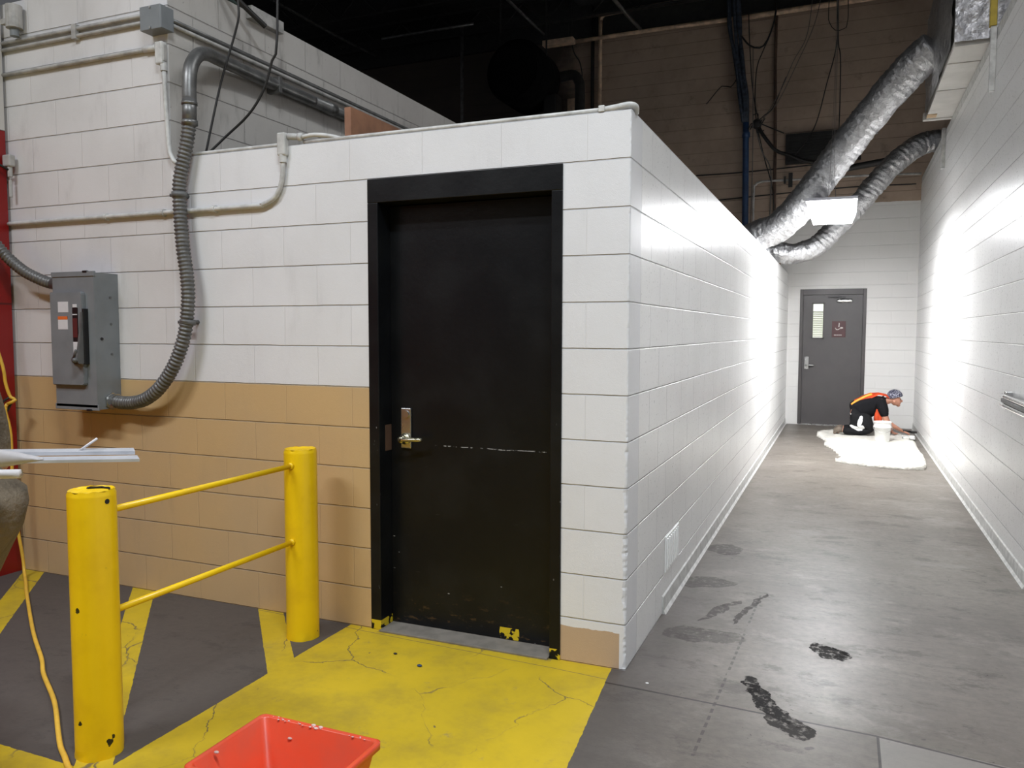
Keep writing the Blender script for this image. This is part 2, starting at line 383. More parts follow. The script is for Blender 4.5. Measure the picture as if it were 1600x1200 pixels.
def trousers_mat():
    k = M('black_trousers_white_patches', 0.85, spec=0.2)
    x, y, z = k.x, k.y, k.z
    wx = x+(k.noise(14, 3)-0.5)*0.03; wz = z+(k.noise(17, 3)-0.5)*0.03
    def el(cx, cz, a, b, ang):
        ca, sa = math.cos(ang), math.sin(ang)
        p = ((wx-cx)*ca+(wz-cz)*sa)/a; q = ((wz-cz)*ca-(wx-cx)*sa)/b
        return ((p*p)+(q*q)).ramp(1.0, 0.85)
    mk = el(1.095, 0.225, 0.085, 0.03, 1.35).mx(el(1.045, 0.13, 0.095, 0.026, -0.35)).mx(el(1.12, 0.14, 0.04, 0.035, 0.5)).mx(el(0.945, 0.325, 0.035, 0.014, 0.0))
    mk = mk*(y.lt(9.13))
    k.color(k.mix(mk, (0.010, 0.010, 0.011), (0.85, 0.85, 0.83))); k.bump(k.noise(12, 4), 0.006); return k.m
MAT['trousers'] = trousers_mat()
def emit(name, c, strength):
    k = bpy.data.materials.new(name); k.use_nodes = True; nt = k.node_tree; nt.nodes.clear()
    e = nt.nodes.new('ShaderNodeEmission'); e.inputs[0].default_value = (*c, 1); e.inputs[1].default_value = strength
    o = nt.nodes.new('ShaderNodeOutputMaterial'); nt.links.new(e.outputs[0], o.inputs[0]); return k
MAT['lamp'] = emit('lit_lamp_lens', (0.97, 0.98, 1.0), 126.0); MAT['lampside'] = emit('lit_lamp_lens_side', (0.97, 0.98, 1.0), 9.0)
MAT['litroom'] = emit('lit_room_beyond', (1.0, 1.0, 0.88), 1.5)

# ------------------------------------------------------------------ geometry helpers
def new(): return bmesh.new()
def obj(name, bm, mat, parent=None, smooth=False):
    me = bpy.data.meshes.new(name); bmesh.ops.recalc_face_normals(bm, faces=bm.faces[:]); bm.to_mesh(me); bm.free()
    me.materials.append(mat if not isinstance(mat, str) else MAT[mat])
    if smooth:
        for p in me.polygons: p.use_smooth = True
    o = bpy.data.objects.new(name, me); COL.objects.link(o)
    if parent: o.parent = parent; o.matrix_parent_inverse = parent.matrix_world.inverted()
    return o
def tag(o, label, cat, group=None, kind=None):
    o['label'] = label; o['category'] = cat
    if group: o['group'] = group
    if kind: o['kind'] = kind
    return o
def lab(o, label): o['label'] = label; return o
def struct(o): o['kind'] = 'structure'; return o
def thing(name, label, cat, loc=(0, 0, 0), group=None):
    o = bpy.data.objects.new(name, None); COL.objects.link(o); o.location = loc; o.empty_display_size = 0.1
    o.matrix_world = Matrix.Translation(loc)
    return tag(o, label, cat, group)
def box(bm, a, b, bev=0.0):
    a = Vector(a); b = Vector(b)
    c = (a+b)/2; s = b-a
    g = bmesh.ops.create_cube(bm, size=1, matrix=Matrix.Translation(c) @ Matrix.Diagonal((abs(s.x), abs(s.y), abs(s.z), 1)))
    if bev:
        es = list({e for v in g['verts'] for e in v.link_edges})
        bmesh.ops.bevel(bm, geom=es, offset=bev, segments=2, profile=0.5, affect='EDGES', clamp_overlap=True)
def cyl(bm, p, q, rad, seg=16, rad2=None, caps=True):
    p = Vector(p); q = Vector(q); d = q-p
    mt = Matrix.Translation((p+q)/2) @ d.to_track_quat('Z', 'Y').to_matrix().to_4x4()
    bmesh.ops.create_cone(bm, cap_ends=caps, segments=seg, radius1=rad, radius2=rad if rad2 is None else rad2, depth=d.length, matrix=mt)
def sph(bm, c, rad, s=(1, 1, 1), rot=None, u_=16, v_=10):
    mt = Matrix.Translation(c)
    if rot: mt = mt @ rot
    bmesh.ops.create_uvsphere(bm, u_segments=u_, v_segments=v_, radius=rad, matrix=mt @ Matrix.Diagonal((*s, 1)))
def prism(bm, pts, axis, a, b):
    """polygon given as 2D pts; axis = extrusion axis"""
    def mk(p, t):
        return {'x': (t, p[0], p[1]), 'y': (p[0], t, p[1]), 'z': (p[0], p[1], t)}[axis]
    A = [bm.verts.new(mk(p, a)) for p in pts]; B = [bm.verts.new(mk(p, b)) for p in pts]
    bm.faces.new(A); bm.faces.new(B[::-1])
    for i in range(len(pts)):
        j = (i+1) % len(pts); bm.faces.new((A[i], A[j], B[j], B[i]))
def smooth_path(pts, step):
    P = [Vector(p) for p in pts]
    if len(P) == 2:
        n = max(1, int((P[1]-P[0]).length/step)); return [P[0].lerp(P[1], i/n) for i in range(n+1)]
    Q = [P[0]*2-P[1]]+P+[P[-1]*2-P[-2]]
    out = []
    for i in range(1, len(Q)-2):
        a, b, c, d = Q[i-1], Q[i], Q[i+1], Q[i+2]
        n = max(2, int((c-b).length/step))
        for k in range(n):
            t = k/n
            out.append(0.5*((2*b)+(c-a)*t+(2*a-5*b+4*c-d)*t*t+(3*b-a-3*c+d)*t*t*t))
    out.append(P[-1]); return out
def tube(bm, pts, rad, step=0.04, seg=10, rf=None, caps=True, straight=False):
    P = [Vector(p) for p in pts] if straight else smooth_path(pts, step)
    n = len(P); T = []
    for i in range(n):
        T.append((P[min(i+1, n-1)]-P[max(i-1, 0)]).normalized())
    up = Vector((0, 0, 1)) if abs(T[0].z) < 0.9 else Vector((1, 0, 0))
    N = (up-T[0]*up.dot(T[0])).normalized(); rings = []; s = 0
    for i in range(n):
        if i: s += (P[i]-P[i-1]).length; N = (N-T[i]*N.dot(T[i])).normalized()
        B = T[i].cross(N); ring = []
        for k in range(seg):
            a = 2*PI*k/seg
            rr = rad if rf is None else rf(s, a, i/(n-1))
            ring.append(bm.verts.new(P[i]+(N*math.cos(a)+B*math.sin(a))*rr))
        rings.append(ring)
    for i in range(n-1):
        for k in range(seg):
            bm.faces.new((rings[i][k], rings[i][(k+1) % seg], rings[i+1][(k+1) % seg], rings[i+1][k]))
    if caps: bm.faces.new(rings[0][::-1]); bm.faces.new(rings[-1])
def tube_obj(name, pts, rad, mat, parent=None, **kw):
    bm = new(); tube(bm, pts, rad, **kw); return obj(name, bm, mat, parent, True)
def box_obj(name, a, b, mat, parent=None, bev=0.0):
    bm = new(); box(bm, a, b, bev); return obj(name, bm, mat, parent)
def skin(name, verts, edges, radii, mat, parent, sub=2, root=0):
    me = bpy.data.meshes.new(name+'_s'); me.from_pydata([tuple(v) for v in verts], edges, [])
    o = bpy.data.objects.new(name+'_s', me); COL.objects.link(o)
    sm = o.modifiers.new('s', 'SKIN'); sm.use_smooth_shade = True
    for i, sv in enumerate(me.skin_vertices[0].data):
        rr = radii[i]; sv.radius = rr if isinstance(rr, tuple) else (rr, rr); sv.use_root = (i == root)
    ss = o.modifiers.new('u', 'SUBSURF'); ss.levels = sub; ss.render_levels = sub
    bpy.context.view_layer.update()
    dg = bpy.context.evaluated_depsgraph_get()
    m2 = bpy.data.meshes.new_from_object(o.evaluated_get(dg))
    bpy.data.objects.remove(o)
    m2.name = name; m2.materials.clear(); m2.materials.append(MAT[mat])
    for p in m2.polygons: p.use_smooth = True
    q = bpy.data.objects.new(name, m2); COL.objects.link(q)
    if parent: q.parent = parent; q.matrix_parent_inverse = parent.matrix_world.inverted()
    return q
def chainskin(name, chains, mat, parent, sub=2):
    """chains: lists of ((x,y,z),r); a point repeated exactly is shared"""
    V = []; Rr = []; E = []; ix = {}
    for ch in chains:
        prev = None
        for p, rr in ch:
            key = tuple(round(c, 4) for c in p)
            if key not in ix: ix[key] = len(V); V.append(p); Rr.append(rr)
            i = ix[key]
            if prev is not None and prev != i: E.append((prev, i))
            prev = i
    return skin(name, V, E, Rr, mat, parent, sub)

# ------------------------------------------------------------------ structure
XR = 1.8765; YE = 10.329; XT = -2.567; H = 2.4384
bm = new(); box(bm, (-12, -9, -0.2), (6, 11, 0)); struct(obj('floor', bm, 'floor'))
bm = new(); box(bm, (-12, -9, 7.15), (6, 11, 7.3)); struct(obj('ceiling', bm, 'deck'))

# front block wall with the black door's opening
bm = new(); box(bm, (XT, 0, 0), (-1.3086, 0.2, H)); box(bm, (-1.3086, 0, 2.235), (-0.25, 0.2, H)); struct(obj('wall_front', bm, 'front'))
bm = new()
box(bm, (-0.3035, 0.0, 0), (-0.25, 0.2, 2.235)); box(bm, (-0.25, 0.0, 0), (-0.05, 0.2, H))
# chipped outer corner of the pier
prev = None; n = 190
for i in range(n+1):
    z = H*i/n
    c = 0.004+0.010*max(0.0, noise.noise(Vector((3.1, 0.7, z*17))))+0.007*abs(noise.noise(Vector((9.1, 2.7, z*60))))
    if z < 1.0: c += (0.020*max(0, noise.noise(Vector((5.5, 1.2, z*9)))+0.28)+0.007*random.random())*(1-z*0.75)
    d = c*(0.8+0.5*random.random())
    cur = [bm.verts.new((-0.05, 0, z)), bm.verts.new((-c, 0, z)), bm.verts.new((-c*0.35, d*0.35, z)), bm.verts.new((0, d, z)), bm.verts.new((0, 0.2, z)), bm.verts.new((-0.05, 0.2, z))]
    if prev:
        for a in range(5): bm.faces.new((prev[a], prev[a+1], cur[a+1], cur[a]))
    prev = cur
bm.faces.new(prev)
struct(obj('wall_front', bm, 'front_right'))
bm = new(); box(bm, (-0.2, 0.2, 0), (0, YE, H)); struct(obj('wall_left', bm, 'side'))
bm = new(); box(bm, (XR, -3.0, 0), (XR+0.2, YE, 3.745)); struct(obj('wall_right', bm, 'right'))
bm = new(); box(bm, (XR+0.003, -3.0, 3.755), (XR+0.2, YE, 3.845), 0.006); struct(obj('trim_1', bm, 'pipewhite'))
bm = new(); box(bm, (-12, 0, 0), (XT, 0.2, 3.45)); struct(obj('wall_front', bm, 'tallfront'))
bm = new(); box(bm, (XT-0.2, 0.2, 0), (XT, YE, 3.45)); struct(obj('wall_left', bm, 'tallside'))
# ragged edge visible on the dusty side: thin facing strip that carries the side finish over the corner block
bm = new(); box(bm, (XT-0.02, 0.004, H), (XT+0.0015, 0.2, 3.45)); struct(obj('wall_left', bm, 'tallside'))
bm = new(); box(bm, (XT, 0.2, 2.2), (-0.2, YE, 2.3)); struct(obj('ceiling', bm, 'deck'))
bm = new(); box(bm, (-12, 0.2, 3.3), (XT-0.2, YE, 3.4)); struct(obj('ceiling', bm, 'deck'))
DL, DR = 0.184, 1.167
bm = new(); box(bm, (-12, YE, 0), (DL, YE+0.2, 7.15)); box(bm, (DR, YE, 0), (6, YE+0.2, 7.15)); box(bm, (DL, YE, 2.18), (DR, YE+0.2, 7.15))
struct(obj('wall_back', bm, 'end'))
bm = new(); box(bm, (-4.1, -6, 0), (-3.86, -0.02, 5.0)); struct(obj('wall_left', bm, 'red'))
# vinyl cove bases
bm = new(); prism(bm, [(0, 0), (0.022, 0), (0.010, 0.018), (0.007, 0.09), (0, 0.098)], 'y', 0.77, YE-0.01); struct(obj('baseboard_left', bm, 'pipewhite'))
bm = new(); prism(bm, [(XR, 0), (XR-0.022, 0), (XR-0.010, 0.018), (XR-0.007, 0.09), (XR, 0.098)], 'y', 2.0, YE-0.01); struct(obj('baseboard_right', bm, 'pipewhite'))

# ---- black door in the front wall
dk = bpy.data.objects.new('door_1', None); COL.objects.link(dk); struct(dk)
bm = new()
for x0, x1, ix in ((-1.3086, -1.25, -1.236), (-0.3035, -0.355, -0.366)):
    box(bm, (min(x0, x1), -0.008, 0), (max(x0, x1), 0.16, 2.12), 0.003)
    box(bm, (min(x1, ix), 0.148, 0), (max(x1, ix), 0.16, 2.12))
box(bm, (-1.3086, -0.0085, 2.12), (-0.3035, 0.1605, 2.2345), 0.003)
obj('door_frame', bm, 'bframe', dk)
bm = new(); box(bm, (-1.2485, 0.10, 0.012), (-0.3565, 0.145, 2.115), 0.002); leaf = obj('door_leaf', bm, 'bleaf', dk)
bm = new(); box(bm, (-1.186, 0.088, 0.913), (-1.128, 0.1, 1.115), 0.004); cyl(bm, (-1.155, 0.088, 1.085), (-1.155, 0.080, 1.085), 0.018, 20)
pl = lab(obj('handle_plate', bm, 'steel', leaf), 'brushed metal lock plate')
bm = new(); cyl(bm, (-1.157, 0.088, 0.962), (-1.157, 0.03, 0.962), 0.016, 18)
tube(bm, [(-1.157, 0.035, 0.962), (-1.12, 0.030, 0.964), (-1.07, 0.034, 0.966), (-1.045, 0.05, 0.966)], 0.010, seg=10, step=0.01)
cyl(bm, (-1.157, 0.088, 0.962), (-1.157, 0.075, 0.962), 0.028, 20)
lab(obj('lever_handle', bm, 'brass', leaf, True), 'worn metal lever')
bm = new(); box(bm, (-1.2485, -0.03, 0.0), (-0.357, 0.2, 0.010), 0.002); obj('threshold', bm, simple('threshold_grout', (0.22, 0.2, 0.17), 0.7), dk)
box_obj('strike_strip', (-1.2505, 0.045, 0.9), (-1.2475, 0.10, 1.03), 'pipered', dk)

# ---- grey door at the corridor's end
dk = bpy.data.objects.new('door_2', None); COL.objects.link(dk); dk.location = (0, YE, 0); dk.matrix_world = Matrix.Translation((0, YE, 0)); struct(dk)
bm = new(); box(bm, (DL, YE-0.012, 0), (DL+0.05, YE+0.15, 2.18), 0.003); box(bm, (DR-0.05, YE-0.012, 0), (DR, YE+0.15, 2.18), 0.003)
box(bm, (DL+0.05, YE-0.012, 2.09), (DR-0.05, YE+0.15, 2.18), 0.003); obj('door_frame', bm, 'greyframe', dk)
gx0, gx1, gz0, gz1 = 0.385, 0.535, 1.41, 1.945
bm = new(); a, b = DL+0.053, DR-0.053; y0, y1 = YE+0.02, YE+0.065
box(bm, (a, y0, 0.01), (gx0, y1, 2.085)); box(bm, (gx1, y0, 0.01), (b, y1, 2.085)); box(bm, (gx0, y0, 0.01), (gx1, y1, gz0)); box(bm, (gx0, y0, gz1), (gx1, y1, 2.085))
leaf = obj('door_leaf', bm, 'greydoor', dk)
bm = new()
for p, q in (((gx0-.02, gz0-.02), (gx0, gz1+.02)), ((gx1, gz0-.02), (gx1+.02, gz1+.02)), ((gx0-.02, gz0-.02), (gx1+.02, gz0)), ((gx0-.02, gz1), (gx1+.02, gz1+.02)), ((gx0, 1.815), (gx1, 1.828))):
    box(bm, (p[0], YE+0.008, p[1]), (q[0], YE+0.022, q[1]))
obj('lite_frame', bm, 'greyframe', leaf)
glm = M('door_glass', 0.05); glm.b.inputs['Transmission Weight'].default_value = 1.0; glm.color((0.95, 1, 0.97))
box_obj('glass_pane', (gx0, YE+0.03, gz0), (gx1, YE+0.036, gz1), glm.m, leaf)
blind_m = bpy.data.materials.new('blind_slats'); blind_m.use_nodes = True; nt_ = blind_m.node_tree; nt_.nodes.clear()
tr_ = nt_.nodes.new('ShaderNodeBsdfTranslucent'); df_ = nt_.nodes.new('ShaderNodeBsdfDiffuse'); mx_ = nt_.nodes.new('ShaderNodeMixShader'); ot_ = nt_.nodes.new('ShaderNodeOutputMaterial')
tr_.inputs[0].default_value = (0.9, 0.88, 0.82, 1); df_.inputs[0].default_value = (0.9, 0.88, 0.84, 1); nt_.links.new(tr_.outputs[0], mx_.inputs[1]); nt_.links.new(df_.outputs[0], mx_.inputs[2]); nt_.links.new(mx_.outputs[0], ot_.inputs[0])
bm = new()
for i in range(14):
    z = gz0+0.012+i*0.0285
    box(bm, (gx0, YE+0.07, z), (gx1, YE+0.084, z+0.017))
obj('window_blind', bm, blind_m, leaf)
box_obj('lit_opening', (gx0-0.1, YE+0.14, gz0-0.1), (gx1+0.1, YE+0.148, gz1+0.1), 'litroom', dk)
bm = new(); box(bm, (0.272, YE+0.008, 0.90), (0.335, YE+0.02, 1.10), 0.003); pl = lab(obj('handle_plate', bm, 'steel', leaf), 'satin metal lock plate')
bm = new(); cyl(bm, (0.303, YE+0.01, 0.965), (0.303, YE-0.04, 0.965), 0.013); tube(bm, [(0.303, YE-0.035, 0.965), (0.36, YE-0.04, 0.965), (0.42, YE-0.03, 0.962)], 0.009, step=0.02, seg=8)
lab(obj('lever_handle', bm, 'steel', leaf, True), 'satin metal lever')
bm = new(); box(bm, (0.735, YE-0.035, 1.965), (0.965, YE+0.02, 2.02), 0.018); cl = lab(obj('door_closer', bm, 'steel', leaf), 'silver closer body')
bm = new(); box(bm, (0.60, YE-0.05, 2.048), (0.80, YE-0.035, 2.062)); box(bm, (0.78, YE-0.06, 2.025), (0.86, YE-0.03, 2.055)); lab(obj('closer_arm', bm, 'black', cl), 'dark closer arm')
sg = box_obj('door_sign', (0.672, YE+0.012, 1.414), (0.874, YE+0.02, 1.668), 'maroon', leaf, 0.002); sg['label'] = 'maroon restroom plate with pale pictogram'
bm = new(); yy = YE+0.0075
def flat(bm, pts, y=yy, t=0.004): prism(bm, pts, 'y', y, y+t)
flat(bm, [(0.765, 1.575), (0.78, 1.575), (0.785, 1.635), (0.772, 1.645)])
tube(bm, [(0.72, yy+.002, 1.565), (0.735, yy+.002, 1.54), (0.76, yy+.002, 1.535), (0.785, yy+.002, 1.55), (0.81, yy+.002, 1.553), (0.835, yy+.002, 1.56)], 0.006, step=0.01, seg=6)
flat(bm, [(0.785, 1.565), (0.80, 1.575), (0.835, 1.572), (0.83, 1.560)])
obj('sign_pictogram', bm, 'signwhite', sg)
bm = new(); xx = 0.705
for wd in (0.008, 0.011, 0.006, 0.01, 0.009, 0.007, 0.011, 0.009):
    flat(bm, [(xx, 1.442), (xx+wd, 1.442), (xx+wd, 1.456), (xx, 1.456)]); xx += wd+0.006
obj('sign_lettering', bm, 'signwhite', sg)
box_obj('threshold', (DL, YE-0.02, 0), (DR, YE+0.15, 0.012), 'steel', dk)

bm = new(); box(bm, (-12, 10.26, 6.62), (6, YE, 7.15)); struct(obj('trim_2', bm, 'darksteel'))
# ---- ceiling joists (structure), run along X
for i, yj in enumerate((0.8, 2.3, 3.8, 5.3, 6.8, 8.3, 9.7)):
    bm = new(); box(bm, (-12, yj-0.06, 7.11), (6, yj+0.06, 7.15)); box(bm, (-12, yj-0.05, 6.72), (6, yj+0.05, 6.75))
    x = -12; k = 0
    while x < 5.6:
        cyl(bm, (x, yj, 6.74 if k % 2 == 0 else 7.12), (x+0.4, yj, 7.12 if k % 2 == 0 else 6.74), 0.012, 6); x += 0.4; k += 1
    o = tag(obj('ceiling_joist', bm, 'darksteel'), 'dark open-web steel joist crossing under the ceiling, %s from the back wall' % ('seventh', 'sixth', 'fifth', 'fourth', 'third', 'second', 'first')[i], 'joist', 'open-web joists under the dark ceiling')
    o['kind'] = 'structure'

# ------------------------------------------------------------------ bollards and rails
B1 = (-1.558, -1.388); B2 = (-1.564, -0.222); BR = 0.0785
def bollard(cx, cy, h, label, dented):
    t = thing('bollard', label, 'bollard', (cx, cy, 0), 'yellow steel bollards guarding the wall')
    bm = new(); seg = 48; rings = []
    zs = [0, 0.01, 0.02]+[0.05+i*(h-0.07)/14 for i in range(15)]+[h-0.012, h-0.004, h]
    for z in zs:
        ring = []
        for k in range(seg):
            a = 2*PI*k/seg
            rr = BR+(0.006*noise.noise(Vector((math.cos(a)*2, math.sin(a)*2, 3))) if z < 0.015 else 0)
            if z >= h-0.005: rr -= 0.004
            zz = z+((0.008*noise.noise(Vector((math.cos(a)*3, math.sin(a)*3, 8)))) if z >= h-0.005 else 0)
            ring.append(bm.verts.new((cx+rr*math.cos(a), cy+rr*math.sin(a), zz)))
        rings.append(ring)
    for i in range(len(rings)-1):
        for k in range(seg): bm.faces.new((rings[i][k], rings[i][(k+1) % seg], rings[i+1][(k+1) % seg], rings[i+1][k]))
    obj('post', bm, 'bollard', t, True)
    bm = new(); rings = []
    for rr, dz in ((BR-0.004, 0.0), (BR-0.009, -0.004), (BR-0.012, -0.008), (0.03, -0.006), (0.001, -0.005)):
        rings.append([bm.verts.new((cx+rr*math.cos(2*PI*k/seg), cy+rr*math.sin(2*PI*k/seg), h+dz+0.003*noise.noise(Vector((k*0.3, rr*60, 1))))) for k in range(seg)])
    for i in range(4):
        for k in range(seg): bm.faces.new((rings[i][k], rings[i][(k+1) % seg], rings[i+1][(k+1) % seg], rings[i+1][k]))
    obj('concrete_cap', bm, 'bollard', t, True)
    bm = new()
    if dented:
        sx = cx+BR*0.93*math.cos(-1.0)
        a = -0.05; p = Vector((cx+BR*math.cos(a), cy+BR*math.sin(a), h-0.035)); n_ = Vector((math.cos(a), math.sin(a), 0))
        cyl(bm, p-n_*0.004, p+n_*0.001, 0.009, 12); obj('weep_hole', bm, 'black', t)
        bm = new()
        for (ang, rr, ln) in ((2.0, BR-0.022, 0.9),):
            pts = [(cx+(rr+0.004*math.sin(i*2.1))*math.cos(ang-ln+i*0.2), cy+(rr+0.004*math.sin(i*2.1))*math.sin(ang-ln+i*0.2), h-0.004) for i in range(9)]
            tube(bm, pts, 0.0045, step=0.02, seg=6)
        lab(obj('cap_crack', bm, 'black', t), 'dark broken groove in the cap')
    return t
b1 = bollard(*B1, 0.945, 'larger-looking yellow bollard nearest the camera, chipped, with a broken cap', True)
b2 = bollard(*B2, 0.930, 'yellow bollard beside the black door, close to the tan wall', False)
t = thing('guard_rail', 'upper yellow steel bar joining the two bollards', 'rail', (-1.56, -0.8, 0.857), 'yellow bars between the bollards')
def rail(z, t):
    bm = new(); cyl(bm, (B1[0], B1[1]+BR*0.99, z), (B2[0], B2[1]-BR*0.99, z-0.002), 0.0125, 14); obj('bar', bm, 'bollard', t, True)
    for yy, s in ((B1[1]+BR, 1), (B2[1]-BR, -1)):
        bm = new(); cyl(bm, (-1.561, yy-0.002*s, z), (-1.561, yy+0.008*s, z), 0.019, 14, 0.014); obj('weld_bead', bm, 'bollard', t, True)
rail(0.857, t)
t = thing('guard_rail', 'lower yellow steel bar joining the two bollards', 'rail', (-1.56, -0.8, 0.488), 'yellow bars between the bollards'); rail(0.488, t)

# ------------------------------------------------------------------ disconnect panel
t = thing('electrical_disconnect_box', 'grey metal electrical disconnect box on the painted block wall', 'electrical box', (-3.15, 0, 1.055))
bm = new(); prism(bm, [(0, 1.055), (0, 1.82), (-0.148, 1.82), (-0.16, 1.808), (-0.16, 1.067), (-0.148, 1.055)], 'x', -3.315, -2.99); obj('enclosure', bm, 'panel', t)
box_obj('lip', (-3.325, -0.160, 1.05), (-2.985, -0.148, 1.083), 'panel', t, 0.002); box_obj('lip', (-3.32, -0.165, 1.80), (-2.985, -0.150, 1.828), 'panel', t, 0.002)
bm = new(); prism(bm, [(-3.312, 1.19), (-3.07, 1.19), (-3.058, 1.20), (-3.058, 1.705), (-3.07, 1.715), (-3.312, 1.715)], 'y', -0.184, -0.158)
bmesh.ops.bevel(bm, geom=bm.edges[:], offset=0.004, segments=2, affect='EDGES'); dr = obj('cover_door', bm, 'panel', t)
# stickers
s = lab(box_obj('rating_label', (-3.245, -0.1855, 1.60), (-3.165, -0.1835, 1.66), 'lblwhite', dr), 'blank white sticker')
bm = new(); box(bm, (-3.248, -0.1855, 1.505), (-3.172, -0.1835, 1.578)); s = lab(obj('warning_label', bm, 'lblwhite', dr), 'white and orange warning sticker')
bm = new(); box(bm, (-3.248, -0.1862, 1.560), (-3.172, -0.1838, 1.578)); s1 = bm
for i, wd in enumerate((0.012, 0.01, 0.008, 0.009)): pass
o = obj('warning_band', s1, 'lblorange', dr)
bm = new(); box(bm, (-3.132, -0.186, 1.31), (-3.090, -0.1835, 1.625)); bk = lab(obj('switch_plate', bm, 'black', dr), 'black on-off plate')
for z0, z1, mt, nm in ((1.628, 1.645, 'lblwhite', 'white_tab'), (1.585, 1.590, 'lblwhite', 'white_line'), (1.46, 1.567, 'lblred', 'dark_red_text_block'), (1.36, 1.435, 'lblwhite', 'off_label')):
    box_obj(nm, (-3.130 if z0 < 1.6 else -3.126, -0.188, z0), (-3.094, -0.1855, z1), mt, dr)
bm = new()
prism(bm, [(-0.185, 1.60), (-0.196, 1.60), (-0.206, 1.50), (-0.222, 1.40), (-0.235, 1.34), (-0.225, 1.315), (-0.185, 1.315)], 'x', -3.060, -3.046)
hd = obj('switch_handle', bm, 'panel_dark', t)
bm = new(); cyl(bm, (-3.115, -0.19, 1.335), (-3.05, -0.245, 1.335), 0.014, 12); cyl(bm, (-3.115, -0.186, 1.335), (-3.115, -0.20, 1.335), 0.02, 14)
cyl(bm, (-3.10, -0.2, 1.345), (-3.055, -0.235, 1.39), 0.016, 10, 0.006); obj('handle_grip', bm, 'panel_dark', t, True)
bm = new(); box(bm, (-3.052, -0.19, 1.31), (-3.040, -0.155, 1.62), 0.002); obj('handle_guide', bm, 'black', t)
for z in (1.685, 1.535, 1.365):
    bm = new(); cyl(bm, (-2.991, -0.055, z), (-2.987, -0.055, z), 0.007, 10); obj('knockout', bm, 'panel_dark', t)
bm = new(); cyl(bm, (-2.991, -0.12, 1.452), (-2.984, -0.12, 1.452), 0.008, 10); obj('screw', bm, 'black', t)
for z in (1.826, 1.052):
    bm = new(); box(bm, (-3.07, -0.168, z-0.006), (-3.035, -0.150, z+0.006), 0.003); obj('hinge_tab', bm, 'black', t)

# ribbed flexible conduit from the panel up and over the wall
def ribbed(pitch, amp, rad, s0=0.0, s1=1e9):
    def rf(s, a, u_):
        return rad+(amp*math.cos(2*PI*s/pitch) if s0 < s < s1 else amp*0.3)
    return rf
t = thing('flexible_conduit', 'thick ribbed grey conduit looping from the box up over the wall', 'conduit', (-2.9, -0.08, 1.1))
path = [(-2.965, -0.065, 1.098), (-2.90, -0.068, 1.092), (-2.80, -0.08, 1.098), (-2.69, -0.095, 1.125), (-2.58, -0.10, 1.195), (-2.48, -0.095, 1.32), (-2.415, -0.085, 1.48), (-2.392, -0.078, 1.66), (-2.405, -0.07, 1.80), (-2.43, -0.065, 1.93), (-2.45, -0.06, 2.13), (-2.45, -0.06, 2.28), (-2.425, -0.055, 2.40), (-2.40, -0.05, 2.50), (-2.385, -0.045, 2.60)]
bm = new(); tube(bm, path, 0.035, step=0.005, seg=20, rf=ribbed(0.0215, 0.0042, 0.034)); obj('ribbed_hose', bm, 'flexgrey', t, True)
bm = new(); cyl(bm, (-2.992, -0.065, 1.098), (-2.945, -0.066, 1.098), 0.042, 20); cyl(bm, (-2.992, -0.065, 1.098), (-2.98, -0.065, 1.098), 0.050, 6); lab(obj('connector', bm, 'steel', t), 'metal connector at the box')
def band(bm, c, d, rad, hw):
    c = Vector(c); d = Vector(d).normalized(); cyl(bm, c-d*hw, c+d*hw, rad, 22)
for c, d in (((-2.402, -0.075, 1.545), (0.12, 0, 1)), ((-2.452, -0.06, 2.225), (0, 0, 1))):
    bm = new(); band(bm, c, d, 0.041, 0.014); box(bm, (c[0]-0.06, c[1]-0.01, c[2]-0.008), (c[0]-0.035, c[1]+0.01, c[2]+0.008)); cyl(bm, (c[0], c[1], c[2]), (c[0], 0.0, c[2]), 0.012, 8)
    lab(obj('strap', bm, 'panel_dark', t, True), 'dark pipe strap')
bm = new(); band(bm, (-2.383, -0.045, 2.655), (0.02, 0, 1), 0.037, 0.07); band(bm, (-2.384, -0.045, 2.60), (0.0, 0, 1), 0.042, 0.012); band(bm, (-2.382, -0.045, 2.70), (0.0, 0, 1), 0.041, 0.008); obj('coupling', bm, 'pipegrey', t, True)
t = thing('conduit_pipe', 'large grey rigid conduit bending back along the dusty tall wall', 'conduit', (-2.4, 0, 2.7))
bm = new(); tube(bm, [(-2.382, -0.045, 2.70), (-2.385, -0.04, 2.80), (-2.395, -0.015, 2.90), (-2.42, 0.06, 2.985), (-2.45, 0.16, 3.03), (-2.485, 0.30, 3.045), (-2.505, 0.60, 3.05), (-2.508, 1.2, 3.05)], 0.037, step=0.03, seg=20); tube(bm, [(-2.508, 1.2, 3.05), (-2.508, 6.5, 3.05)], 0.037, step=0.5, seg=20); obj('pipe', bm, 'pipegrey', t, True)
for yy in (1.35, 3.4):
    bm = new(); cyl(bm, (-2.508, yy, 3.05), (-2.508, yy+0.09, 3.05), 0.042, 20); obj('coupling', bm, 'pipegrey', t, True)
for yy in (0.8, 2.4, 4.4):
    bm = new(); box(bm, (XT, yy, 3.0), (-2.468, yy+0.03, 3.098), 0.003); obj('strap', bm, 'pipegrey', t)

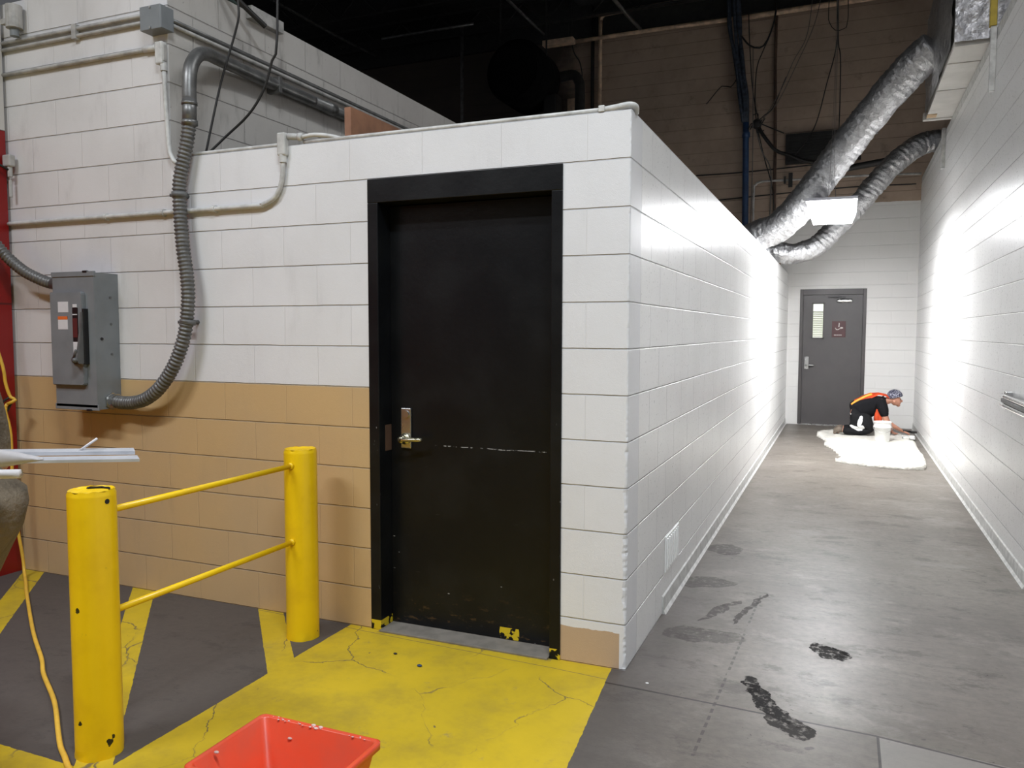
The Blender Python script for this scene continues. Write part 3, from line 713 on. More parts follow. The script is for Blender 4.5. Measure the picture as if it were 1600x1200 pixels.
# incoming flexible conduit from the left
t = thing('flexible_conduit', 'ribbed grey conduit curving in from the left edge to the box', 'conduit', (-3.33, -0.1, 1.78))
bm = new(); tube(bm, [(-3.40, -0.085, 1.768), (-3.48, -0.095, 1.79), (-3.60, -0.12, 1.845), (-3.70, -0.15, 1.93), (-3.76, -0.20, 2.03), (-3.79, -0.30, 2.13), (-3.80, -0.55, 2.22), (-3.81, -0.9, 2.25)], 0.032, step=0.005, seg=18, rf=ribbed(0.021, 0.0038, 0.031)); obj('ribbed_hose', bm, 'flexgrey', t, True)
bm = new(); cyl(bm, (-3.405, -0.085, 1.769), (-3.312, -0.085, 1.762), 0.034, 18); obj('connector', bm, 'pipegrey', t, True)

# ------------------------------------------------------------------ small conduits on the front wall
def clamps(t, pts, mat, rr=0.014):
    for p in pts:
        bm = new(); cyl(bm, (p[0]-0.012, p[1], p[2]), (p[0]+0.012, p[1], p[2]), rr, 14); box(bm, (p[0]-0.01, p[1], p[2]-0.02), (p[0]+0.01, 0, p[2]+0.02)); obj('strap', bm, mat, t)
t = thing('conduit_pipe', 'white painted conduit along the wall bending up to the wall top fitting', 'conduit', (-3.8, 0, 2.145))
tube_obj('pipe', [(-3.86, -0.018, 2.145), (-3.0, -0.018, 2.145), (-2.05, -0.018, 2.145), (-1.93, -0.018, 2.15), (-1.845, -0.018, 2.19), (-1.808, -0.018, 2.265), (-1.80, -0.018, 2.34), (-1.80, -0.018, 2.38)], 0.0125, 'pipewhite', t, step=0.03, seg=12)
clamps(t, [(-2.26, -0.018, 2.145), (-2.62, -0.018, 2.145), (-3.05, -0.018, 2.145)], 'pipewhite', 0.0165)
bm = new(); box(bm, (-1.825, -0.037, 2.385), (-1.775, 0.0, 2.50), 0.008); cyl(bm, (-1.80, -0.018, 2.352), (-1.80, -0.018, 2.39), 0.019, 14); obj('elbow_fitting', bm, 'pipewhite', t)
bm = new(); cyl(bm, (-1.775, -0.005, 2.482), (-1.71, -0.005, 2.475), 0.017, 12); cyl(bm, (-1.71, -0.005, 2.475), (-1.69, -0.005, 2.473), 0.021, 8); obj('fitting_hub', bm, 'pipewhite', t, True)
tube_obj('whip', [(-1.69, -0.005, 2.473), (-1.62, 0.0, 2.478), (-1.54, 0.01, 2.468), (-1.48, 0.02, 2.452)], 0.011, 'pipewhite', t, step=0.02)
t = thing('conduit_pipe', 'thin white pipe along the low wall top from door to corner', 'conduit', (-1.4, 0, 2.45))
tube_obj('pipe', [(-1.69, 0.012, 2.4495), (-0.9, 0.012, 2.4495), (-0.12, 0.012, 2.4495)], 0.0105, 'pipewhite', t, step=0.3, seg=10)
bm = new(); box(bm, (-0.145, -0.006, 2.439), (-0.118, 0.03, 2.466), 0.003); obj('coupling', bm, 'pipewhite', t)
bm = new(); tube(bm, [(-0.12, 0.012, 2.4495), (-0.06, 0.012, 2.455), (-0.02, 0.022, 2.462), (0.004, 0.05, 2.46), (-0.002, 0.08, 2.44)], 0.014, step=0.01, seg=12); obj('corner_bend', bm, 'pipewhite', t, True)
t = thing('conduit_pipe', 'thin white pipe along the wall top beside the ribbed conduit', 'conduit', (-2.4, 0, 2.45))
tube_obj('pipe', [(-2.53, 0.10, 2.50), (-2.49, 0.03, 2.46), (-2.44, 0.012, 2.4495), (-2.3, 0.012, 2.4495), (-1.83, 0.012, 2.4495)], 0.0105, 'pipewhite', t, step=0.03, seg=10)
t = thing('conduit_pipe', 'upper pair of grey painted pipes across the top of tall wall', 'conduit', (-3.8, 0, 3.2))
for z in (3.215, 3.175): tube_obj('pipe', [(-3.86, -0.015, z), (-3.3, -0.015, z), (-2.68, -0.015, z)], 0.0115, 'pipedusty', t, step=0.2, seg=10)
bm = new(); box(bm, (-3.26, -0.032, 3.155), (-3.225, 0, 3.24), 0.004); obj('strap', bm, 'pipedusty', t)
t = thing('conduit_pipe', 'lower grey painted pipe across tall wall ending in a white elbow', 'conduit', (-3.8, 0, 3.03))
tube_obj('pipe', [(-3.86, -0.016, 3.03), (-3.2, -0.016, 3.03), (-2.64, -0.016, 3.03)], 0.0125, 'pipedusty', t, step=0.2, seg=10)
bm = new(); cyl(bm, (-2.72, -0.018, 3.03), (-2.625, -0.018, 3.03), 0.017, 10); obj('hub', bm, 'pipewhite', t, True)
bm = new(); box(bm, (-2.625, -0.040, 2.935), (-2.572, 0.0, 3.055), 0.008); cyl(bm, (-2.585, -0.018, 2.94), (-2.582, -0.018, 2.90), 0.018, 12); lab(obj('elbow_fitting', bm, 'pipewhite', t), 'white elbow fitting')
bm = new(); box(bm, (-2.574, -0.032, 2.95), (-2.568, -0.006, 3.04), 0.004); obj('fitting_cover', bm, 'pipedusty', t)
tube_obj('drop_pipe', [(-2.582, -0.018, 2.91), (-2.572, -0.018, 2.70), (-2.552, -0.02, 2.46), (-2.50, -0.02, 2.40)], 0.0125, 'pipewhite', t, step=0.05, seg=12)
t = thing('junction_box', 'grey square junction box on the tall wall corner', 'junction box', (-2.59, 0, 3.12))
obj('body', (lambda b: (box(b, (-2.675, -0.085, 3.10), (-2.53, 0.0, 3.225), 0.003), b)[1])(new()), 'panel', t)
box_obj('cover', (-2.532, -0.082, 3.103), (-2.526, 0.005, 3.222), 'panel', t, 0.002)
for z in (3.215, 3.11):
    bm = new(); cyl(bm, (-2.6, -0.085, z), (-2.6, -0.09, z), 0.006, 8); obj('screw', bm, 'steel', t)
t = thing('conduit_pipe', 'pair of thin grey pipes running back from the junction box', 'conduit', (-2.55, 0, 3.17))
for z, m_ in ((3.175, 'pipegrey'), (3.148, 'pipedusty')): tube_obj('pipe', [(-2.55, -0.002, z), (-2.545, 1.0, z), (-2.548, 4.0, z), (-2.548, 7.5, z)], 0.0115, m_, t, step=0.5, seg=10)
# corner knob and cable end at the far upper left
t = thing('wall_fitting', 'small grey cylindrical fitting at the top left beside the red wall', 'fitting', (-3.72, -0.06, 3.3))
bm = new(); cyl(bm, (-3.70, -0.05, 3.27), (-3.70, -0.05, 3.40), 0.045, 18); box(bm, (-3.79, -0.07, 3.30), (-3.74, -0.04, 3.33)); obj('housing', bm, 'pipedusty', t)
bm = new(); cyl(bm, (-3.70, -0.05, 3.225), (-3.70, -0.05, 3.27), 0.025, 14); obj('gland', bm, 'panel', t)
t = thing('wall_bracket', 'small pale bracket with a black wire on the red wall edge', 'bracket', (-3.84, -0.04, 2.5))
bm = new(); box(bm, (-3.84, -0.06, 2.48), (-3.775, -0.02, 2.55), 0.008); cyl(bm, (-3.80, -0.04, 2.42), (-3.80, -0.04, 2.48), 0.014, 8); cyl(bm, (-3.80, -0.04, 2.30), (-3.80, -0.04, 2.40), 0.010, 8); obj('clip', bm, 'pipedusty', t)
tube_obj('wire', [(-3.80, -0.05, 2.46), (-3.83, -0.12, 2.50), (-3.85, -0.3, 2.58), (-3.855, -0.6, 2.62)], 0.007, 'cable', t)
# hanging black cables against the dusty wall
t = tag(tube_obj('hanging_cable', [(-2.345, 0.3, 3.9), (-2.345, 0.3, 3.36), (-2.342, 0.3, 3.268), (-2.382, 0.3, 3.151), (-2.46, 0.28, 2.914), (-2.50, 0.25, 2.70), (-2.53, 0.22, 2.50)], 0.0065, 'cable'), 'black cable hanging from the roof, left one over the dusty wall', 'cable', 'black cables over the dusty wall')
t = tag(tube_obj('hanging_cable', [(-2.06, 0.3, 3.9), (-2.079, 0.3, 3.116), (-2.116, 0.3, 2.994), (-2.177, 0.3, 2.844), (-2.279, 0.29, 2.714), (-2.43, 0.27, 2.60), (-2.53, 0.23, 2.50)], 0.007, 'cable'), 'curving black cable hanging right of the other over the dusty wall', 'cable', 'black cables over the dusty wall')
t = tag(box_obj('steel_bracket', (-2.60, 0.62, 3.40), (-2.52, 0.92, 3.475), 'pipedusty', None, 0.003), 'pale steel bracket on the tall dusty wall top', 'bracket')
t = thing('roof_clutter', 'dark green box with a black rod on the tall wall top', 'box', (-2.62, 0.4, 3.45))
obj('case', (lambda b: (box(b, (-2.70, 0.05, 3.452), (-2.56, 0.55, 3.72), 0.01), b)[1])(new()), 'green', t)
bm = new(); cyl(bm, (-2.53, 0.38, 3.50), (-2.42, 0.62, 3.33), 0.016, 10); obj('rod', bm, 'cable', t)
# brown board on the low roof
t = tag((lambda b: (box(b, (-0.009, 0, 0), (0.03, 0.9, 0.20)), obj('leaning_board', b, 'plywood'))[1])(new()), 'brown wooden board standing behind the low wall top', 'board')
t.location = (-1.60, 0.25, 2.475)
box_obj('support_block', (-1.609, 0.26, 2.30), (-1.57, 0.34, 2.475), 'plywood', t); box_obj('support_block', (-1.609, 1.0, 2.30), (-1.57, 1.08, 2.475), 'plywood', t)

# ------------------------------------------------------------------ corridor lamp
t = thing('fluorescent_lamp', 'lit wraparound fluorescent lamp hanging over the corridor', 'lamp', (0.69, 6.4, 2.8))
ly0, ly1 = 5.85, 7.07
bm = new(); box(bm, (0.43, ly0, 2.90), (0.95, ly1, 2.93), 0.004); obj('housing', bm, 'lamphousing', t)
bm = new()
T_ = [bm.verts.new(p) for p in ((0.435, ly0+.005, 2.90), (0.945, ly0+.005, 2.90), (0.945, ly1-.005, 2.90), (0.435, ly1-.005, 2.90))]
B_ = [bm.verts.new(p) for p in ((0.475, ly0+.04, 2.79), (0.905, ly0+.04, 2.79), (0.905, ly1-.04, 2.79), (0.475, ly1-.04, 2.79))]
bm.faces.new(T_); bm.faces.new(B_[::-1])
for i in range(4): bm.faces.new((T_[i], T_[(i+1) % 4], B_[(i+1) % 4], B_[i]))
ln = obj('lens', bm, 'lampside', t); ln.data.materials.append(MAT['lamp'])
for p in ln.data.polygons:
    if abs(p.normal.z) > 0.9 and p.center.z < 2.85: p.material_index = 1
for sy in (ly0+0.12, ly1-0.12):
    for sx in (-0.02, 0.02):
        tube_obj('hanger_wire', [(0.69+sx*2, sy, 2.93), (0.69+sx*0.3, sy, 3.8), (0.69, sy, 7.1)], 0.0016, 'cablegrey', t, step=1.0, seg=6)

# ------------------------------------------------------------------ ducts
def foilduct(t, pts, rad, crinkle):
    def rf(s, a, u_):
        w_ = 0.5+0.5*noise.noise(Vector((s*2.0, 0, 3)))
        return rad*(1+crinkle*(0.06*noise.noise(Vector((s*22, math.cos(a)*1.2, math.sin(a)*1.2)))+0.028*math.sin(s*95+math.sin(a*2)*1.4)*w_+0.06*noise.noise(Vector((s*6, math.cos(a)*2, math.sin(a)*2+5)))))
    bm = new(); tube(bm, pts, rad, step=0.012, seg=40, rf=rf); return obj('foil_sleeve', bm, 'ductfoil', t, True)
t = thing('flexible_duct', 'large silver foil duct rising from corridor wall to the ceiling box', 'duct', (-0.1, 6.6, 2.6))
foilduct(t, [(-0.42, 6.75, 2.52), (-0.15, 6.66, 2.64), (0.10, 6.60, 2.73), (0.40, 6.52, 3.02), (0.865, 6.35, 3.62), (1.25, 6.10, 4.05), (1.50, 5.95, 4.28), (1.62, 5.88, 4.36)], 0.178, 0.8)
for p, q in (((1.00, 6.29, 3.78), (0.70, -0.17, 0.7)),):
    p = Vector(p); q = Vector(q).normalized(); bm = new(); cyl(bm, p-q*0.012, p+q*0.012, 0.184, 40); lab(obj('clamp_band', bm, 'black', t, True), 'dark strap round the duct')
t = thing('flexible_duct', 'smaller silver foil duct bending lower behind the lamp', 'duct', (-0.1, 8.3, 2.6))
foilduct(t, [(-0.40, 8.40, 2.58), (-0.10, 8.33, 2.60), (0.20, 8.36, 2.58), (0.48, 8.40, 2.68), (0.80, 8.44, 3.02), (1.03, 8.47, 3.28), (1.35, 8.55, 3.68), (1.62, 8.62, 3.92), (1.85, 8.70, 4.02), (2.3, 8.8, 4.04)], 0.14, 1.3)
t = thing('supply_duct', 'foil-wrapped rectangular duct over the right corridor wall', 'duct', (1.75, 5.5, 3.9))
bm = new(); box(bm, (1.63, 4.30, 3.86), (2.45, 6.75, 3.90)); lab(obj('duct_underside', bm, 'ductwhite', t), 'white board underside of the duct')
bm = new(); bmesh.ops.create_grid(bm, x_segments=40, y_segments=40, size=0.5)
for v in bm.verts:
    x, z = v.co.x, v.co.y; v.co = Vector((2.04+x*0.82, 4.30-0.02-0.03*abs(noise.noise(Vector((x*7, z*9, 0))))-0.015*noise.noise(Vector((x*22, z*22, 4))), 4.42+z*1.06))
lab(obj('foil_end', bm, 'foil', t), 'crumpled foil facing of the duct')
bm = new(); bmesh.ops.create_grid(bm, x_segments=60, y_segments=26, size=0.5)
for v in bm.verts:
    y, z = v.co.x, v.co.y; v.co = Vector((1.62-0.03*abs(noise.noise(Vector((y*9, z*7, 9)))), 5.525+y*2.45, 4.42+z*1.06))
lab(obj('foil_side', bm, 'ductfoil', t), 'grey foil side of the duct')
bm = new(); box(bm, (1.64, 4.31, 3.90), (2.45, 6.75, 4.94)); obj('duct_body', bm, 'ductwhite', t)
bm = new(); box(bm, (1.60, 6.72, 3.85), (2.45, 6.80, 3.93), 0.004); lab(obj('end_flange', bm, 'ductwhite', t), 'white end flange')
box_obj('tape_patch', (1.625, 6.52, 3.852), (1.72, 6.66, 3.862), 'tape', t)
for (yy, nm) in ((4.75, 0), (5.6, 0)):
    box_obj('joint_tape', (1.63, yy, 3.853), (1.90, yy+0.02, 3.861), 'ductwhite', t)
t = thing('support_strut', 'white steel strut with yellow upper sleeve on the right wall', 'strut', (1.85, 3.9, 3.35))
box_obj('strut', (1.835, 3.86, 3.36), (1.8755, 3.90, 3.95), 'pipewhite', t, 0.003)
box_obj('sleeve', (1.825, 3.85, 3.85), (1.872, 3.91, 4.6), 'yellowpipe', t, 0.004)
t = tag(box_obj('support_strut', (1.835, 7.18, 3.39), (1.8755, 7.24, 3.85), 'pipewhite', None, 0.003), 'short white steel strut on the right wall below the small duct', 'strut')

# right wall rail end
t = thing('wall_rail', 'chrome double rail end mounted on the right wall', 'rail', (1.87, 2.5, 1.05))
for z, nm in ((1.085, 0), (1.025, 0)):
    tube_obj('rail_bar', [(1.825, 2.70, z), (1.822, 2.3, z), (1.822, 0.6, z)], 0.014, 'chrome', t, step=0.2, seg=14)
for yy in (2.66, 1.3):
    bm = new(); box(bm, (1.835, yy-0.025, 0.995), (1.8765, yy+0.035, 1.115), 0.006); obj('mount', bm, 'chrome', t)
bm = new(); box(bm, (1.815, 0.7, 1.042), (1.845, 2.68, 1.068), 0.004); lab(obj('core_strip', bm, 'black', t), 'black strip between the bars')

# low louvred patch on the left corridor wall
t = thing('wall_vent', 'white painted ribbed vent low on the left corridor wall', 'vent', (0, 1.0, 0.3))
bm = new(); box(bm, (0.0, 0.83, 0.205), (0.006, 1.19, 0.40), 0.001); obj('plate', bm, 'ventwhite', t)
for i in range(7):
    bm = new(); box(bm, (0.005, 0.85+i*0.048, 0.22), (0.012, 0.865+i*0.048, 0.388), 0.002); obj('rib', bm, 'ventwhite', t)

# ------------------------------------------------------------------ back wall services
def wpipe(pts, rad, mat, label, cat='pipe', name='wall_pipe', group=None, **kw):
    return tag(tube_obj(name, pts, rad, mat, None, **kw), label, cat, group)
wpipe([(-3.172, 10.2, 2.5), (-3.16, 10.2, 6.5), (-3.155, 10.2, 6.83), (-3.107, 10.2, 6.905), (-2.95, 10.2, 6.93), (-1.3, 10.2, 6.945), (1.5, 10.2, 6.95)], 0.035, 'pipetan', 'tan vertical pipe with an elbow to the right under the ceiling', step=0.1)
wpipe([(-3.30, 10.22, 2.5), (-3.30, 10.22, 7.1)], 0.032, 'cable', 'black vertical pipe left of the tan pipe', step=1)
wpipe([(-3.60, 10.18, 6.53), (-2.4, 10.18, 6.54), (-0.88, 10.18, 6.53)], 0.035, 'pipetan', 'dusty tan horizontal pipe left of the blue bundle', step=0.5)
wpipe([(-0.84, 10.18, 6.52), (0.08, 10.18, 6.535), (1.7, 10.18, 6.55)], 0.042, 'pipetan', 'tan horizontal pipe right of the blue bundle', step=0.5)
t = thing('pipe_riser', 'blue vertical pipe riser against the brown back wall', 'pipe', (-0.68, 10.1, 2.5))
tube_obj('pipe', [(-0.67, 10.12, 2.5), (-0.68, 10.12, 3.6), (-0.70, 10.12, 5.07)], 0.05, 'bluepipe', t, step=0.4, seg=14)
bm = new(); cyl(bm, (-0.69, 10.12, 4.62), (-0.69, 10.12, 4.70), 0.062, 14); obj('coupling', bm, 'bluepipe', t, True)
t = thing('cable_bundle', 'thick dusty blue cable bundle dropping from the ceiling', 'cable', (-0.8, 10.1, 5))
for i in range(9):
    dx = (i % 3-1)*0.045; dy = (i//3-1)*0.03; j = random.uniform(-0.03, 0.03)
    tube_obj('cable_strand', [(-0.93+dx*1.4, 10.06+dy, 7.1), (-0.90+dx*1.5+j, 10.06+dy, 6.4), (-0.82+dx*1.3-j, 10.06+dy, 5.85), (-0.75+dx*0.9+j, 10.06+dy, 5.3), (-0.70+dx*0.7, 10.06+dy, 4.85)], 0.026, 'bluebundle', t, step=0.12, seg=8)
t = thing('louvre_panel', 'dark rectangular louvre on the brown back wall', 'vent', (0.46, 10.25, 4.4))
box_obj('frame', (-0.09, 10.24, 4.17), (1.02, 10.329, 4.64), 'cable', t, 0.006)
for i in range(9):
    box_obj('slat', (-0.06, 10.225, 4.195+i*0.048), (0.99, 10.241, 4.215+i*0.048), 'darksteel', t)
wpipe([(-1.5, 10.28, 4.10), (-0.75, 10.28, 4.10), (0.35, 10.28, 4.135)], 0.010, 'cable', 'black line along the back wall just below the louvre', 'cable')
wpipe([(-1.5, 10.28, 3.655), (-0.34, 10.28, 3.71), (0.8, 10.28, 3.75), (1.8, 10.28, 3.74)], 0.010, 'cable', 'black line along the back wall above the white paint', 'cable')
wpipe([(-0.274, 10.25, 7.0), (-0.277, 10.25, 5.746), (-0.254, 10.25, 4.745), (-0.231, 10.25, 2.6)], 0.024, 'pipered', 'rust brown vertical pipe on the brown back wall', step=0.5)
wpipe([(-0.555, 10.2, 2.5), (-0.562, 10.2, 3.74), (-0.535, 10.2, 3.86), (-0.43, 10.2, 3.915), (0.05, 10.2, 3.91), (0.61, 10.2, 3.908), (1.34, 10.2, 3.895), (1.86, 10.2, 3.873)], 0.018, 'pipedusty', 'grey conduit arching over behind the silver ducts', 'conduit', step=0.05)
bm = new(); box(bm, (-0.03, 10.17, 3.80), (0.03, 10.23, 4.02)); box(bm, (-0.10, 10.17, 3.86), (-0.07, 10.23, 3.97)); tag(obj('pipe_strap', bm, 'cable'), 'black strap clips on the arching grey conduit', 'strap')
wpipe([(0.55, 10.1, 3.98), (0.97, 10.1, 4.03), (1.5, 10.1, 4.10), (1.86, 10.1, 4.16)], 0.05, 'cable', 'thick black hose running right behind the silver ducts', 'hose')
hang = [
 ([(-0.70, 10.1, 7.1), (-0.683, 10.1, 6.46), (-0.653, 10.1, 5.96), (-0.613, 10.1, 5.46), (-0.556, 10.1, 5.10), (-0.492, 10.1, 4.845)], 0.008, 'cable', 'black wire falling just right of the blue bundle'),
 ([(-0.24, 10.08, 7.1), (-0.26, 10.1, 6.596), (-0.338, 10.1, 6.215), (-0.457, 10.1, 5.936), (-0.548, 10.1, 5.65), (-0.555, 10.1, 5.051), (-0.486, 10.1, 4.594)], 0.008, 'cable', 'kinked black wire between the blue bundle and rust brown pipe'),
 ([(-0.776, 10.0, 6.177), (-0.654, 10.0, 6.021), (-0.497, 10.0, 5.961), (-0.383, 10.02, 6.074), (-0.276, 10.05, 6.452), (-0.25, 10.05, 7.1)], 0.014, 'cable', 'thick black wire sagging in a loop from the blue bundle'),
 ([(0.30, 10.08, 7.1), (0.204, 10.1, 6.14), (0.008, 10.1, 5.729), (-0.191, 10.1, 5.261), (-0.453, 10.1, 4.841), (-0.529, 10.1, 4.748)], 0.006, 'cablegrey', 'thin grey wire slanting down to the junction beside the blue pipe'),
 ([(0.45, 10.08, 7.1), (0.32, 10.1, 6.317), (0.056, 10.1, 5.674), (-0.216, 10.1, 5.116), (-0.434, 10.1, 4.889)], 0.006, 'cablegrey', 'second thin grey wire slanting parallel and right of the first'),
 ([(0.616, 10.1, 7.1), (0.616, 10.1, 6.559), (0.632, 10.1, 5.938), (0.502, 10.1, 5.329), (0.334, 10.1, 4.667), (0.043, 10.1, 4.249)], 0.008, 'cable', 'black wire splitting left to the dark louvre'),
 ([(0.64, 10.12, 7.1), (0.636, 10.12, 6.559), (0.65, 10.12, 5.938), (0.683, 10.12, 5.74), (0.695, 10.12, 5.307), (0.695, 10.12, 4.55)], 0.008, 'cable', 'straight black wire down to the dark louvre'),
 ([(0.517, 10.1, 7.1), (0.50, 10.1, 6.40), (0.515, 10.1, 6.241), (0.6, 10.1, 6.114), (0.718, 10.1, 6.116), (0.777, 10.1, 6.25), (0.752, 10.1, 7.1)], 0.006, 'cable', 'thin wire hanging in a U under the tan pipe'),
 ([(-0.52, 10.1, 4.80), (-0.398, 10.08, 4.586), (-0.228, 10.08, 4.371), (-0.053, 10.08, 4.287), (0.235, 10.12, 4.165), (0.608, 10.1, 4.106)], 0.028, 'cable', 'thick black hose from the blue pipe to under the louvre'),
 ([(-0.516, 10.1, 4.75), (-0.39, 10.1, 4.234), (-0.274, 10.1, 3.823), (-0.236, 10.1, 3.418), (-0.25, 10.1, 2.5)], 0.008, 'cable', 'black wire drooping right below the junction cluster'),
 ([(-0.56, 10.06, 4.85), (-0.443, 10.08, 4.389), (-0.30, 10.08, 4.075), (-0.29, 10.08, 3.5), (-0.33, 10.08, 2.5)], 0.009, 'cablegrey', 'grey wire drooping close beside the blue pipe'),
 ([(-0.60, 10.02, 6.0), (-0.58, 10.02, 5.0), (-0.57, 10.02, 4.0), (-0.60, 10.02, 2.5)], 0.007, 'cablegrey', 'pale grey wire dropping straight along the blue pipe'),
 ([(-0.52, 10.05, 4.82), (-0.40, 10.05, 4.93), (-0.282, 10.1, 5.043), (-0.1, 10.12, 5.5)], 0.007, 'cable', 'short black wire reaching up right from the junction cluster'),
 ([(-0.52, 10.06, 4.83), (-0.304, 10.1, 4.727), (-0.109, 10.1, 4.629)], 0.010, 'cable', 'short black wire from the junction cluster to the louvre corner'),
 ([(-1.35, 10.26, 5.25), (-1.1, 10.22, 5.5), (-0.95, 10.15, 5.45), (-0.82, 10.06, 5.65), (-0.86, 10.06, 6.2)], 0.008, 'cable', 'short sagging black wire left of the blue bundle'),
 ([(-3.60, 10.0, 7.15), (-3.60, 10.0, 6.4), (-3.46, 10.0, 6.1), (-3.42, 10.0, 5.8), (-3.50, 10.0, 5.4), (-3.55, 10.0, 2.4)], 0.010, 'cable', 'black wire looping left of the black vertical pipe'),
]
for pts, rr, mt, lb in hang: wpipe(pts, rr, mt, lb, 'cable', 'hanging_wire', 'wires hanging at the back wall', step=0.06, seg=6)
t = thing('cable_splice', 'tangled black cable junction beside the blue pipe', 'cable', (-0.52, 10.1, 4.8))
bm = new()
for i in range(12):
    a = random.uniform(0, 2*PI); ln = random.uniform(0.06, 0.16); c = Vector((-0.52, 10.05, 4.8))
    tube(bm, [c, c+Vector((math.cos(a)*ln*0.5, random.uniform(-0.04, 0.04), math.sin(a)*ln)), c+Vector((math.cos(a+0.6)*ln, random.uniform(-0.04, 0.04), math.sin(a+0.6)*ln))], 0.008, step=0.02, seg=6)
obj('loose_ends', bm, 'cable', t, True)
bm = new(); sph(bm, (-0.52, 10.06, 4.80), 0.075, (1, 0.6, 1.1)); obj('splice_body', bm, 'cable', t, True)
t = thing('vent_elbow', 'dark elbow pipe beside the black drum near the back wall', 'duct', (-3.5, 9.8, 5.5))
tube_obj('pipe', [(-3.95, 9.8, 5.80), (-3.70, 9.8, 5.84), (-3.50, 9.8, 5.84), (-3.41, 9.8, 5.72), (-3.39, 9.8, 5.55), (-3.40, 9.8, 4.6), (-3.40, 9.8, 2.4)], 0.085, 'darksteel', t, step=0.05, seg=18)
t = thing('heater_drum', 'large black round unit heater hanging in the dark', 'heater', (-4.1, 8.8, 5.6))
bm = new(); cyl(bm, (-4.05, 8.5, 5.6), (-4.05, 9.3, 5.6), 0.50, 40); bmesh.ops.bevel(bm, geom=[e for e in bm.edges if len(e.link_faces) == 2 and e.calc_face_angle(0) > 1], offset=0.05, segments=3, affect='EDGES'); obj('casing', bm, 'matteblack', t, True)
for sx in (-0.4, 0.4):
    bm = new(); cyl(bm, (-4.05+sx, 8.85, 5.85), (-4.05+sx, 8.85, 7.1), 0.015, 8); obj('hanger_rod', bm, 'darksteel', t)
bm = new(); box(bm, (-3.72, 8.9, 4.7), (-3.5, 9.2, 5.3), 0.02); obj('burner_box', bm, 'cable', t)
bm = new(); cyl(bm, (-4.05, 8.5, 5.6), (-4.05, 8.47, 5.6), 0.40, 40); obj('grille', bm, 'matteblack', t)
t = thing('strip_light', 'unlit dusty tan strip light below the ceiling pipes', 'lamp', (-3.8, 9.8, 6.4))
box_obj('housing', (-4.05, 9.72, 6.37), (-3.50, 9.88, 6.46), 'pipetan', t, 0.01)
for xx in (-3.95, -3.6): tube_obj('hanger_rod', [(xx, 9.8, 6.45), (xx, 9.8, 7.15)], 0.008, 'darksteel', t, step=1)
t = tag(box_obj('wall_trunking', (-3.72, 10.1, 2.3), (-3.56, 10.329, 5.55), 'pipetan', None, 0.01), 'narrow tan panel between the black drum and dark elbow', 'panel')
for pts, rr, lb in (
    ([(-3.80, 4.5, 6.3), (-3.785, 7.6, 6.3), (-3.77, 9.06, 6.3)], 0.022, 'grey pipe running back under the ceiling, left of two near the tan pipes'),
    ([(-2.38, 5.0, 6.3), (-2.356, 8.18, 6.3), (-2.267, 9.4, 6.3)], 0.03, 'grey pipe running back under the ceiling just above the tan horizontal pipe'),
    ([(-7.3, 5.0, 6.5), (-7.26, 7.95, 6.5), (-7.157, 9.5, 6.5)], 0.022, 'faint pipe running back in the dark above the tall dusty wall'),
    ([(-6.6, 8.70, 6.5), (-4.86, 8.70, 6.5)], 0.022, 'faint crosswise pipe in the dark ceiling, left of the black drum'),
    ([(-5.22, 9.0, 6.62), (-5.22, 9.0, 5.40), (-5.22, 9.0, 3.6)], 0.028, 'faint vertical pipe dropping in the dark left of the black drum')):
    wpipe(pts, rr, 'pipegrey', lb, 'pipe', 'ceiling_pipe', 'pipes in the dark roof space', step=0.5)

# ------------------------------------------------------------------ orange bucket
t = thing('orange_tub', 'orange rectangular plastic tub on the yellow floor paint', 'tub', (-0.6, -1.55, 0))
cx, cy = -0.607, -1.555; hw, hd = 0.222, 0.172; hz = 0.28
def rrect(w_, d_, rr, z, n_=6):
    out = []
    for sx, sy, a0 in ((1, 1, 0), (-1, 1, PI/2), (-1, -1, PI), (1, -1, 1.5*PI)):
        for i in range(n_+1):
            a = a0+i*PI/2/n_; out.append((cx+sx*(w_-rr)+rr*math.cos(a), cy+sy*(d_-rr)+rr*math.sin(a), z))
    return out
bm = new(); rings = []
prof = [(0.150, 0.115, 0.025, 0.0), (0.155, 0.12, 0.03, 0.004), (hw-0.012, hd-0.012, 0.022, hz-0.022), (hw, hd, 0.02, hz-0.022), (hw, hd, 0.02, hz-0.002), (hw-0.004, hd-0.004, 0.02, hz), (hw-0.012, hd-0.012, 0.02, hz), (hw-0.017, hd-0.017, 0.02, hz-0.004), (0.152, 0.117, 0.028, 0.012), (0.145, 0.11, 0.025, 0.008)]
for p in prof: rings.append([bm.verts.new(c) for c in rrect(*p)])
for i in range(len(rings)-1):
    m_ = len(rings[i])
    for k in range(m_): bm.faces.new((rings[i][k], rings[i][(k+1) % m_], rings[i+1][(k+1) % m_], rings[i+1][k]))
bm.faces.new(rings[0][::-1]); bm.faces.new(rings[-1])
obj('shell', bm, 'orange', t, True)
tb = t
for i in range(22):
    bm = new(); sph(bm, (cx+random.uniform(-0.18, 0.18), cy+hd-0.012+random.uniform(-0.008, 0.006), hz-0.001), random.uniform(0.0015, 0.0035), (1.3, 1, 0.6), None, 6, 4); lab(obj('plaster_fleck', bm, 'spot', tb), 'pale dried fleck on the rim')
for p in ((cx-0.022, cy+hd-0.008, hz), (cx-0.008, cy+hd-0.014, hz-0.004), (cx+0.006, cy+hd-0.010, hz), (cx-0.19, cy-0.07, hz-0.004), (cx-0.10, cy+hd-0.024, hz-0.05)):
    bm = new(); sph(bm, p, 0.0065, (1.3, 0.9, 0.6), None, 8, 6); lab(obj('plaster_fleck', bm, 'spot', tb), 'pale dried fleck on the rim')

